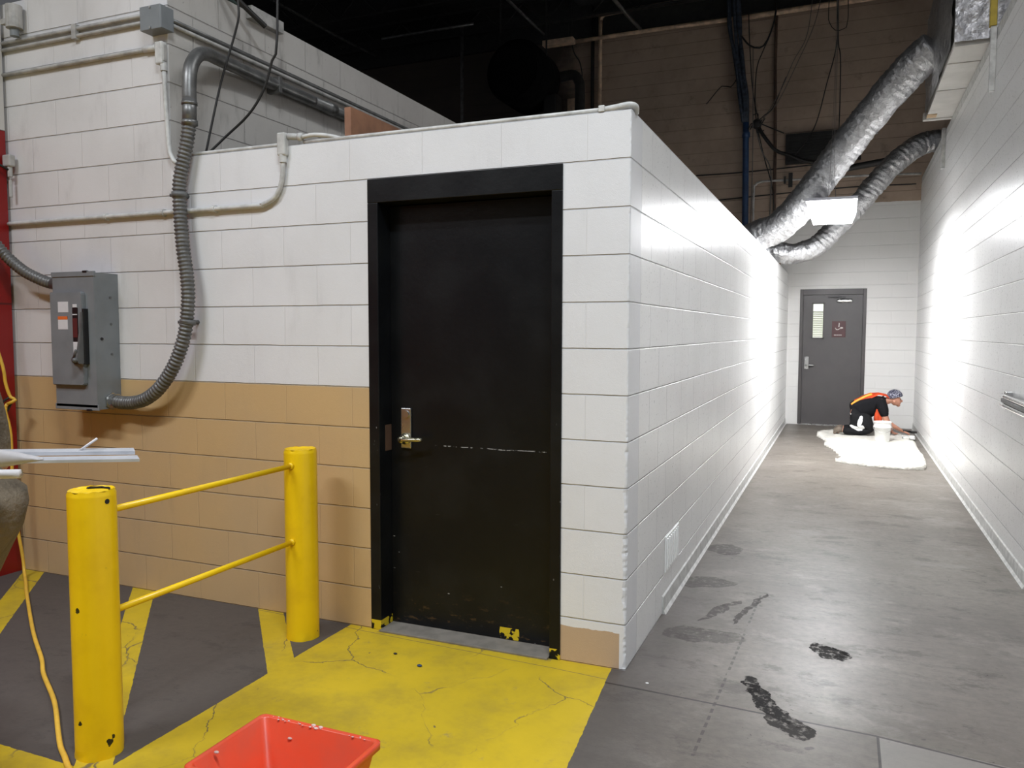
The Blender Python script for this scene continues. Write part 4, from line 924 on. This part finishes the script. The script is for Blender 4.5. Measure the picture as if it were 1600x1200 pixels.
# floor debris
for (x, y, rr, mt, lb) in ((-0.86, -0.315, 0.010, 'bluepipe', 'tiny blue scrap on the yellow paint before the black door'),
                           (-1.03, -0.24, 0.008, 'cable', 'tiny dark scrap on the yellow paint left of the blue one'),
                           (0.12, -0.09, 0.006, 'whiteplastic', 'tiny white chip on the dark floor by the wall corner')):
    bm = new(); sph(bm, (x, y, rr*0.5), rr, (1.3, 0.9, 0.5), None, 7, 5); tag(obj('floor_scrap', bm, mt), lb, 'debris')

# ------------------------------------------------------------------ yellow cord and hook at the red wall
t = thing('extension_cord', 'yellow cord hanging on the red wall and trailing over floor', 'cord', (-3.75, -0.15, 1.1))
tube_obj('upper_cord', [(-3.79, -0.20, 1.62), (-3.78, -0.19, 1.45), (-3.75, -0.166, 1.276), (-3.75, -0.154, 1.18), (-3.74, -0.134, 1.10), (-3.70, -0.13, 1.085), (-3.75, -0.15, 1.06)], 0.0095, 'yellowcord', t, step=0.02)
tube_obj('lower_cord', [(-3.75, -0.15, 1.06), (-3.76, -0.156, 1.02), (-3.745, -0.139, 0.871), (-3.75, -0.136, 0.559), (-3.74, -0.125, 0.322), (-3.73, -0.105, 0.119), (-3.70, -0.12, 0.03), (-3.55, -0.22, 0.011), (-3.384, -0.336, 0.011), (-2.813, -0.718, 0.011), (-2.47, -0.93, 0.011), (-2.31, -1.04, 0.011), (-2.036, -1.2, 0.011), (-1.80, -1.365, 0.011), (-1.69, -1.44, 0.011), (-1.585, -1.50, 0.011), (-1.39, -1.63, 0.011), (-1.2, -1.9, 0.011)], 0.0095, 'yellowcord', t, step=0.03)
t = thing('carabiner', 'black and silver carabiner clip holding the yellow cord', 'clip', (-3.78, -0.16, 1.0))
bm = new(); tube(bm, [(-3.745, -0.135, 1.10), (-3.775, -0.16, 1.07), (-3.80, -0.18, 1.01), (-3.79, -0.17, 0.98), (-3.77, -0.15, 1.0), (-3.745, -0.13, 1.06), (-3.735, -0.13, 1.09), (-3.745, -0.135, 1.10)], 0.007, step=0.015, seg=8); obj('hook', bm, 'cable', t, True)
bm = new(); cyl(bm, (-3.765, -0.165, 1.065), (-3.785, -0.175, 1.02), 0.006, 8); lab(obj('gate', bm, 'steel', t, True), 'silver spring gate')
tube_obj('ring', [(-3.84, -0.20, 0.96), (-3.80, -0.19, 0.985), (-3.77, -0.175, 0.95), (-3.80, -0.18, 0.915), (-3.84, -0.2, 0.92)], 0.006, 'cable', t, step=0.02)

# ------------------------------------------------------------------ drop cloth, pail, painter
from mathutils.geometry import tessellate_polygon
cl_pts = [(0.531, 9.356), (0.523, 8.80), (0.62, 8.40), (0.66, 8.15), (0.62, 7.95), (0.752, 7.484), (0.785, 7.208), (0.845, 6.852), (0.793, 6.474), (0.902, 6.376), (1.034, 6.292), (1.228, 6.239), (1.417, 6.187), (1.607, 6.225), (1.72, 6.272), (1.765, 6.895), (1.775, 7.638), (1.765, 8.423), (1.745, 8.889), (1.677, 9.453), (1.50, 9.70), (1.081, 9.60), (0.723, 9.62)]
def inside(x, y, P):
    c = False; j = len(P)-1
    for i in range(len(P)):
        if (P[i][1] > y) != (P[j][1] > y) and x < (P[j][0]-P[i][0])*(y-P[i][1])/(P[j][1]-P[i][1])+P[i][0]: c = not c
        j = i
    return c
def dedge(x, y, P):
    best = 9
    for i in range(len(P)):
        a = Vector(P[i]); b = Vector(P[(i+1) % len(P)]); p = Vector((x, y)); t_ = max(0, min(1, (p-a).dot(b-a)/(b-a).length_squared)); best = min(best, (a+(b-a)*t_-p).length)
    return best
bm = new(); g = {}; st = 0.03
def hcl(x, y):
    d = dedge(x, y, cl_pts)
    h = 0.012+0.045*max(0, noise.noise(Vector((x*3.5+y*1.5, y*2.0, 0))))+0.035*abs(noise.noise(Vector((x*9, y*5, 3))))+0.006*noise.noise(Vector((x*25, y*20, 7)))
    if d < 0.12: h += 0.012*math.sin(min(1, d/0.12)*PI)
    if 0.85 < x < 1.5 and 8.6 < y < 9.45: h = min(h, 0.022)
    if 1.2 < x < 1.52 and 8.3 < y < 8.75: h = min(h, 0.016)
    return max(0.006, h)
nx = int(1.3/st)+1; ny = int(3.6/st)+1
for i in range(nx):
    for j in range(ny):
        x, y = 0.50+i*st, 6.15+j*st
        if inside(x, y, cl_pts): g[i, j] = bm.verts.new((x, y, hcl(x, y)))
for (i, j) in list(g):
    q = [(i, j), (i+1, j), (i+1, j+1), (i, j+1)]
    if all(k in g for k in q): bm.faces.new([g[k] for k in q])
bmesh.ops.delete(bm, geom=[v for v in bm.verts if not v.link_faces], context='VERTS')
bnd = [e for e in bm.edges if len(e.link_faces) == 1]
ex = bmesh.ops.extrude_edge_only(bm, edges=bnd)
for v in ex['geom']:
    if isinstance(v, bmesh.types.BMVert): v.co.z = 0.001
tag(obj('drop_cloth', bm, 'canvas', None, True), 'crumpled white canvas drop cloth on the corridor floor', 'drop cloth')

px, py = 1.372, 8.53
t = thing('paint_pail', 'white plastic paint pail standing on the drop cloth', 'pail', (px, py, 0.014))
bm = new(); seg = 36; rings = []
for rr, z in ((0.088, 0.016), (0.09, 0.02), (0.102, 0.20), (0.112, 0.202), (0.113, 0.216), (0.105, 0.22), (0.106, 0.27), (0.113, 0.272), (0.113, 0.283), (0.104, 0.284), (0.101, 0.27), (0.09, 0.05), (0.001, 0.05)):
    rings.append([bm.verts.new((px+rr*math.cos(2*PI*k/seg), py+rr*math.sin(2*PI*k/seg), z)) for k in range(seg)])
for i in range(len(rings)-1):
    for k in range(seg): bm.faces.new((rings[i][k], rings[i][(k+1) % seg], rings[i+1][(k+1) % seg], rings[i+1][k]))
bm.faces.new(rings[0][::-1]); obj('body', bm, 'whiteplastic', t, True)
tube_obj('wire_handle', [(px-0.108, py, 0.25), (px-0.115, py-0.05, 0.19), (px-0.05, py-0.118, 0.15), (px+0.05, py-0.118, 0.15), (px+0.115, py-0.05, 0.19), (px+0.108, py, 0.25)], 0.003, 'steel', t, step=0.02, seg=6)

t = thing('person', 'kneeling painter in black with orange vest and patterned bandana', 'person', (1.1, 9.15, 0.0))
yn, yf = 9.02, 9.33; ym = 9.17
K = [
 [((1.00, ym, 0.31), 0.125), ((1.05, ym, 0.40), 0.12), ((1.19, ym, 0.475), 0.115), ((1.32, ym, 0.50), 0.115), ((1.42, ym, 0.515), 0.06), ((1.485, ym, 0.53), 0.052), ((1.54, ym, 0.565), (0.082, 0.088)), ((1.56, ym, 0.525), (0.080, 0.088)), ((1.572, ym, 0.478), 0.060), ((1.575, ym, 0.455), 0.045)],
 [((1.32, ym, 0.50), 0.115), ((1.36, yn+0.02, 0.49), 0.062), ((1.40, yn-0.01, 0.36), 0.048), ((1.435, yn-0.01, 0.24), 0.040), ((1.54, yn+0.04, 0.165), 0.034), ((1.645, yn+0.12, 0.10), 0.022), ((1.685, yn+0.14, 0.085), (0.034, 0.018))],
 [((1.32, ym, 0.50), 0.115), ((1.37, yf-0.01, 0.49), 0.062), ((1.42, yf+0.03, 0.36), 0.048), ((1.45, yf+0.04, 0.25), 0.040), ((1.50, yf+0.02, 0.14), 0.034), ((1.53, yf+0.0, 0.055), 0.022), ((1.55, yf, 0.04), (0.03, 0.016))],
 [((1.00, ym, 0.31), 0.125), ((1.03, yn+0.03, 0.27), 0.085), ((1.16, yn, 0.17), 0.075), ((1.25, yn, 0.095), 0.058), ((1.13, yn, 0.085), 0.052), ((0.95, yn+0.02, 0.085), 0.042), ((0.84, yn+0.03, 0.085), 0.035), ((0.79, yn+0.03, 0.045), 0.028)],
 [((1.00, ym, 0.31), 0.125), ((1.03, yf-0.03, 0.27), 0.085), ((1.16, yf, 0.17), 0.075), ((1.25, yf, 0.095), 0.058), ((1.13, yf, 0.085), 0.052), ((0.95, yf-0.02, 0.085), 0.042), ((0.84, yf-0.03, 0.085), 0.035), ((0.79, yf-0.03, 0.045), 0.028)],
]
def hand(base, d, side, up, curl):
    """five unequal bent fingers rooted inside the palm"""
    base = Vector(base); d = Vector(d).normalized(); side = Vector(side).normalized(); up = Vector(up).normalized(); out = []
    for i, (off, ln) in enumerate(((-0.026, 0.062), (-0.009, 0.072), (0.009, 0.068), (0.026, 0.054))):
        p0 = base+side*off; p1 = p0+d*ln*0.45+up*0.002; p2 = p1+d*ln*0.32-up*curl*0.6; p3 = p2+d*ln*0.2-up*curl
        out.append([(tuple(base), 0.016), (tuple(p0+d*0.01), 0.0095), (tuple(p1), 0.009), (tuple(p2), 0.0083), (tuple(p3), 0.007)])
    th = base-d*0.02
    out.append([(tuple(base), 0.016), (tuple(th-side*0.030), 0.011), (tuple(th-side*0.044+d*0.028-up*0.006), 0.0095), (tuple(th-side*0.040+d*0.052-up*0.014), 0.008)])
    return out
K[1][-1] = ((1.685, yn+0.14, 0.085), 0.016); K[2][-1] = ((1.55, yf, 0.045), 0.016)
K += hand((1.685, yn+0.14, 0.085), (0.9, 0.3, -0.3), (-0.3, 0.9, 0.1), (0, 0.2, 1), 0.018)
K += hand((1.55, yf, 0.045), (0.9, 0.0, -0.2), (0, 1, 0), (0, 0, 1), 0.004)
body = chainskin('body', K, 'skin', t)
# facial features, on the near side profile
for nm, c_, rr, sc in (('nose', (1.628, ym, 0.520), 0.018, (1.1, 0.75, 1.2)), ('mouth', (1.612, ym, 0.487), 0.012, (0.8, 1.6, 0.5)), ('chin', (1.592, ym, 0.458), 0.03, (0.9, 1.0, 0.7)), ('ear', (1.535, ym-0.080, 0.52), 0.022, (0.8, 0.4, 1.1)), ('ear', (1.535, ym+0.080, 0.52), 0.022, (0.8, 0.4, 1.1))):
    bm = new(); sph(bm, c_, rr, sc); obj(nm, bm, 'skin', t, True)
for sy in (-0.034, 0.034):
    bm = new(); sph(bm, (1.618, ym+sy, 0.543), 0.008); lab(obj('eye', bm, 'cable', t, True), 'dark eye')
# bandana
bm = new(); sph(bm, (1.545, ym, 0.588), 0.098, (1.06, 0.98, 0.98), Matrix.Rotation(0.25, 4, 'Y'), 28, 18)
bmesh.ops.bisect_plane(bm, geom=bm.verts[:]+bm.edges[:]+bm.faces[:], plane_co=(1.545, ym, 0.566), plane_no=Vector((0.25, 0, -1)), clear_outer=True)
bmesh.ops.holes_fill(bm, edges=[e for e in bm.edges if len(e.link_faces) == 1])
bd = obj('bandana', bm, 'bandana', t, True); bd['label'] = 'dark blue and white patterned bandana'
bm = new(); sph(bm, (1.45, ym-0.01, 0.592), 0.022, (1.4, 1, 0.8)); tube(bm, [(1.45, ym, 0.59), (1.415, ym-0.02, 0.60), (1.385, ym-0.04, 0.575)], 0.010, step=0.01, seg=6); obj('bandana_knot', bm, 'bandana', bd, True)
chainskin('shirt', [
 [((0.985, ym, 0.315), 0.165), ((1.08, ym, 0.37), 0.180), ((1.20, ym, 0.425), 0.178), ((1.32, ym, 0.475), 0.145), ((1.41, ym, 0.505), 0.078)],
 [((1.32, ym, 0.475), 0.145), ((1.362, yn+0.015, 0.485), 0.082), ((1.40, yn-0.01, 0.38), 0.068), ((1.425, yn-0.01, 0.285), 0.058)],
 [((1.32, ym, 0.475), 0.145), ((1.372, yf-0.005, 0.485), 0.082), ((1.42, yf+0.02, 0.38), 0.068), ((1.44, yf+0.03, 0.29), 0.058)]], 'shirt', t)
chainskin('trousers', [
 [((1.08, ym, 0.35), 0.165), ((1.01, ym, 0.285), 0.168), ((1.06, yn+0.03, 0.26), 0.130), ((1.17, yn, 0.19), 0.125), ((1.255, yn, 0.096), 0.080), ((1.12, yn, 0.080), 0.065), ((0.96, yn+0.02, 0.078), 0.062), ((0.86, yn+0.025, 0.080), 0.060)],
 [((1.01, ym, 0.285), 0.168), ((1.06, yf-0.03, 0.26), 0.130), ((1.17, yf, 0.19), 0.125), ((1.255, yf, 0.096), 0.080), ((1.12, yf, 0.080), 0.065), ((0.96, yf-0.02, 0.078), 0.062), ((0.86, yf-0.025, 0.080), 0.060)]], 'trousers', t)
for yy in (yn+0.03, yf-0.03):
    chainskin('boot', [[((0.885, yy, 0.085), 0.050), ((0.83, yy, 0.095), 0.052), ((0.785, yy, 0.065), 0.044), ((0.755, yy, 0.035), (0.036, 0.03)), ((0.79, yy, 0.028), 0.026)]], 'boot', t)
# vest: shell over the back plus hanging front flap
bm = new(); rows = []
back = [(0.975, 0.475), (1.02, 0.520), (1.09, 0.563), (1.16, 0.598), (1.24, 0.622), (1.33, 0.632), (1.42, 0.618), (1.475, 0.590)]
for i, (x, z) in enumerate(back):
    row_ = []
    wd = (0.145, 0.15, 0.152, 0.150, 0.140, 0.112, 0.085, 0.072)[i]; drop = (0.10, 0.11, 0.105, 0.09, 0.06, 0.025, 0.03, 0.04)[i]
    for k in range(13):
        a = -1+k/6; row_.append(bm.verts.new((x+0.05*abs(a)**3*(0.6 if i < 4 else 0.1), ym+a*wd, z-drop*abs(a)**2.4+0.006*noise.noise(Vector((x*20, a*4, 1))))))
    rows.append(row_)
for i in range(len(rows)-1):
    for k in range(12): bm.faces.new((rows[i][k], rows[i][k+1], rows[i+1][k+1], rows[i+1][k]))
g_ = bmesh.ops.solidify(bm, geom=bm.faces[:], thickness=0.012); vs = obj('safety_vest', bm, 'vest', t, True); vs['label'] = 'orange safety vest'
bm = new()
for s_ in (-0.6, 0.6):
    pts = [(x+0.02*abs(s_)**3, ym+s_*(0.148, 0.152, 0.153, 0.15, 0.14)[i], z-(0.10, 0.11, 0.105, 0.09, 0.06)[i]*abs(s_)**2.4+0.007) for i, (x, z) in enumerate(back[:5])]
    tube(bm, pts, 0.016, step=0.03, seg=8)
obj('vest_stripe', bm, 'vestyellow', vs, True)
bm = new(); rows = []
for i in range(7):
    z = 0.44-i*0.038; row_ = []
    for k in range(7):
        row_.append(bm.verts.new((1.285+k*0.018+0.01*math.sin(i*1.1+k), yn-0.005+0.016*math.sin(k*1.9+i*0.4), z)))
    rows.append(row_)
for i in range(6):
    for k in range(6): bm.faces.new((rows[i][k], rows[i][k+1], rows[i+1][k+1], rows[i+1][k]))
bmesh.ops.solidify(bm, geom=bm.faces[:], thickness=0.008); obj('vest_flap', bm, 'vest', vs, True)
t = thing('paint_brush', 'dark-handled brush held by the kneeling painter at the wall', 'brush', (1.72, 9.2, 0.08))
bm = new(); cyl(bm, (1.66, 9.13, 0.105), (1.765, 9.20, 0.085), 0.010, 10, 0.014); obj('handle', bm, 'cable', t, True)
box_obj('bristles', (1.765, 9.175, 0.065), (1.845, 9.235, 0.095), 'cable', t, 0.004)
t = thing('paint_tray', 'small white paint tray beside the kneeling painter at the right wall', 'tray', (1.72, 8.95, 0.02))
bm = new(); box(bm, (1.64, 8.84, 0.018), (1.80, 9.04, 0.030), 0.004); obj('base', bm, 'whiteplastic', t)
bm = new(); box(bm, (1.64, 8.84, 0.028), (1.648, 9.04, 0.05)); box(bm, (1.792, 8.84, 0.028), (1.80, 9.04, 0.05)); box(bm, (1.64, 8.84, 0.028), (1.80, 8.848, 0.05)); box(bm, (1.64, 9.032, 0.028), (1.80, 9.04, 0.05)); obj('rim', bm, 'whiteplastic', t)

# ------------------------------------------------------------------ standing person at the left edge
R_ = Vector((0.923, 0.3846, 0)); F_ = Vector((-0.3846, 0.923, 0)); O_ = Vector((-1.458, -1.941, 0))
def L(a, b, z): return tuple(O_+R_*a+F_*b+Vector((0, 0, z)))
t = thing('person', 'standing person cut off at the left edge, khaki coat, navy jeans', 'person', tuple(O_))
hipz = 0.93
K = [[(L(-0.05, 0, 0.95), 0.15), (L(-0.05, 0, 1.12), 0.135), (L(-0.05, 0.0, 1.30), 0.15), (L(-0.05, 0, 1.42), 0.12), (L(-0.05, 0, 1.50), 0.055), (L(-0.04, 0.01, 1.56), 0.055), (L(-0.03, 0.01, 1.65), (0.085, 0.095)), (L(-0.02, 0.01, 1.71), (0.075, 0.085))],
     [(L(-0.05, 0, 1.42), 0.12), (L(-0.05, 0.19, 1.39), 0.06), (L(-0.03, 0.24, 1.20), 0.048), (L(-0.01, 0.25, 1.08), 0.042), (L(0.08, 0.17, 1.07), 0.034), (L(0.17, 0.07, 1.07), 0.026), (L(0.20, 0.04, 1.07), 0.016)],
     [(L(-0.05, 0, 1.42), 0.12), (L(-0.05, -0.19, 1.39), 0.06), (L(-0.03, -0.24, 1.20), 0.048), (L(-0.01, -0.25, 1.08), 0.042), (L(0.06, -0.17, 1.07), 0.034), (L(0.13, -0.08, 1.07), 0.026), (L(0.16, -0.05, 1.07), 0.016)],
     [(L(-0.05, 0, 0.95), 0.15), (L(-0.05, 0.10, 0.87), 0.095), (L(-0.04, 0.11, 0.50), 0.062), (L(-0.05, 0.11, 0.10), 0.042), (L(0.08, 0.12, 0.04), 0.035)],
     [(L(-0.05, 0, 0.95), 0.15), (L(-0.05, -0.10, 0.87), 0.095), (L(-0.04, -0.11, 0.50), 0.062), (L(-0.05, -0.11, 0.10), 0.042), (L(0.08, -0.12, 0.04), 0.035)]]
# the whole figure sits left of the frame; shift hands to grip the bundle off-frame
SH = -0.10
K[1][-3] = (L(0.04, 0.12, 1.10), 0.034); K[1][-2] = (L(0.09, -0.07, 1.12), 0.026); K[1][-1] = (L(0.095, -0.11, 1.12), 0.016)
K[2][-3] = (L(0.00, -0.29, 1.09), 0.034); K[2][-2] = (L(0.02, -0.33, 1.10), 0.026); K[2][-1] = (L(0.03, -0.335, 1.105), 0.016)
K += hand(L(0.095, -0.11, 1.12), tuple(R_*0.3+F_*-0.9), tuple(R_), (0, 0, -1), 0.02)
K += hand(L(0.03, -0.335, 1.105), tuple(R_*0.3+F_*0.9), tuple(R_), (0, 0, -1), 0.02)
chainskin('body', K, 'skin', t)
for nm, c_, rr, sc in (('nose', L(0.055, 0.01, 1.66), 0.018, (1, 0.8, 1.3)), ('mouth', L(0.045, 0.01, 1.615), 0.014, (1, 1.6, 0.6)), ('ear', L(-0.03, 0.095, 1.66), 0.024, (0.7, 0.4, 1.2)), ('ear', L(-0.03, -0.075, 1.66), 0.024, (0.7, 0.4, 1.2))):
    bm = new(); sph(bm, Vector(c_), rr, sc); obj(nm, bm, 'skin', t, True)
for sy in (0.04, -0.02):
    bm = new(); sph(bm, Vector(L(0.045, sy, 1.69)), 0.009); lab(obj('eye', bm, 'cable', t, True), 'dark eye')
bm = new(); sph(bm, Vector(L(-0.05, 0.01, 1.70)), 0.103, (1, 1, 1.02)); bmesh.ops.bisect_plane(bm, geom=bm.verts[:]+bm.edges[:]+bm.faces[:], plane_co=Vector(L(-0.03, 0, 1.69)), plane_no=R_*0.8+Vector((0, 0, -0.6)), clear_outer=True)
bmesh.ops.holes_fill(bm, edges=[e for e in bm.edges if len(e.link_faces) == 1]); obj('hair', bm, 'hair', t, True)
# coat: lofted shell flaring at the hem
bm = new(); rings = []
for z, a, b, off in ((0.71, 0.12, 0.19, -0.06), (0.78, 0.145, 0.205, -0.05), (0.86, 0.175, 0.212, -0.035), (0.93, 0.20, 0.21, -0.015), (1.0, 0.212, 0.205, -0.004), (1.04, 0.208, 0.20, -0.004), (1.10, 0.165, 0.19, -0.055), (1.2, 0.155, 0.20, -0.075), (1.35, 0.15, 0.215, -0.07), (1.43, 0.12, 0.18, -0.05), (1.49, 0.075, 0.08, -0.05)):
    rings.append([bm.verts.new(L(off+a*math.cos(q_)*(1+0.05*noise.noise(Vector((z*5, math.cos(q_)*3, math.sin(q_)*3)))), b*math.sin(q_)*(1+0.06*noise.noise(Vector((z*5, math.cos(q_)*2, 7)))), z)) for q_ in [2*PI*k/40 for k in range(40)]])
for i in range(len(rings)-1):
    for k in range(40): bm.faces.new((rings[i][k], rings[i][(k+1) % 40], rings[i+1][(k+1) % 40], rings[i+1][k]))
bm.faces.new(rings[0][::-1]); bm.faces.new(rings[-1]); ct = obj('coat', bm, 'khaki', t, True)
for s_ in (1, -1):
    chainskin('sleeve', [[(L(-0.05, s_*0.15, 1.40), 0.085), (L(-0.04, s_*0.22, 1.26), 0.072), (L(-0.02, s_*0.25, 1.10), 0.062), (L(-0.05, s_*0.18, 1.09), 0.050), (L(-0.025, s_*0.135, 1.09), 0.042)]], 'khaki', t)
for s_ in (1, -1):
    chainskin('trouser_leg', [[(L(-0.05, s_*0.07, 0.92), 0.11), (L(-0.05, s_*0.10, 0.80), 0.105), (L(-0.04, s_*0.11, 0.50), 0.080), (L(-0.05, s_*0.11, 0.14), 0.068)]], 'jeans', t)
    chainskin('boot', [[(L(-0.06, s_*0.11, 0.13), 0.055), (L(-0.05, s_*0.11, 0.055), 0.05), (L(0.07, s_*0.12, 0.045), 0.045), (L(0.14, s_*0.12, 0.035), 0.035)]], 'boot', t)

# bundle of strips the person carries
def strip(name, a, b, zc0, zc1, w_, th, mat, label, y0=0.0, taper=0.0):
    """an angle-shaped strip from a to b along R_"""
    bm = new()
    prof = [(-w_/2, 0), (w_/2, 0.0), (w_/2, th*0.4), (w_*0.1, th), (-w_/2, th*0.7)]
    A = [bm.verts.new(Vector(L(a, y0+p[0], zc0+p[1]))) for p in prof]; B = [bm.verts.new(Vector(L(b+taper*(p[0]/w_), y0+p[0], zc1+p[1]))) for p in prof]
    bm.faces.new(A); bm.faces.new(B[::-1])
    for i in range(len(prof)): bm.faces.new((A[i], A[(i+1) % 5], B[(i+1) % 5], B[i]))
    return tag(obj(name, bm, mat), label, 'strip', 'metal strips carried by the standing person')
strip('metal_strip', -0.30, 0.612, 1.171, 1.183, 0.050, 0.013, 'trim', 'upper grey metal strip of the bundle held at the left edge', -0.16, -0.03)
strip('metal_strip', -0.30, 0.650, 1.160, 1.176, 0.065, 0.010, 'trim', 'lower, longest grey metal strip of the bundle at the left edge', -0.22, -0.04)
bm = new(); rows = []
for i in range(30):
    u_ = i/29; a = -0.30+u_*0.76; row_ = []
    hh_ = 0.025*(1-max(0, (u_-0.80)/0.20)**1.3)+0.002
    zc = 1.194-0.005*u_
    for k in range(11):
        an = -1.25+k*0.25
        row_.append(bm.verts.new(L(a, -0.285-0.03*math.cos(an)*(1-0.5*u_), zc+hh_*math.sin(an)/0.95)))
    rows.append(row_)
for i in range(29):
    for k in range(10): bm.faces.new((rows[i][k], rows[i][k+1], rows[i+1][k+1], rows[i+1][k]))
bmesh.ops.solidify(bm, geom=bm.faces[:], thickness=-0.003)
tag(obj('white_sheet', bm, 'whitesheet', None, True), 'curved white flexible sheet with a pointed end on the carried bundle', 'sheet')
t = tag((lambda b: (cyl(b, L(-0.30, -0.25, 1.130), L(0.372, -0.25, 1.145), 0.0115, 18), obj('metal_tube', b, 'whitesheet', None, True))[1])(new()), 'short round metal tube held below the strips at left edge', 'tube')
t = tag((lambda b: (cyl(b, L(0.47, -0.17, 1.186), L(0.523, -0.17, 1.222), 0.003, 8), obj('thin_rod', b, 'whitesheet', None, True))[1])(new()), 'thin white rod poking up from the carried strips', 'rod')
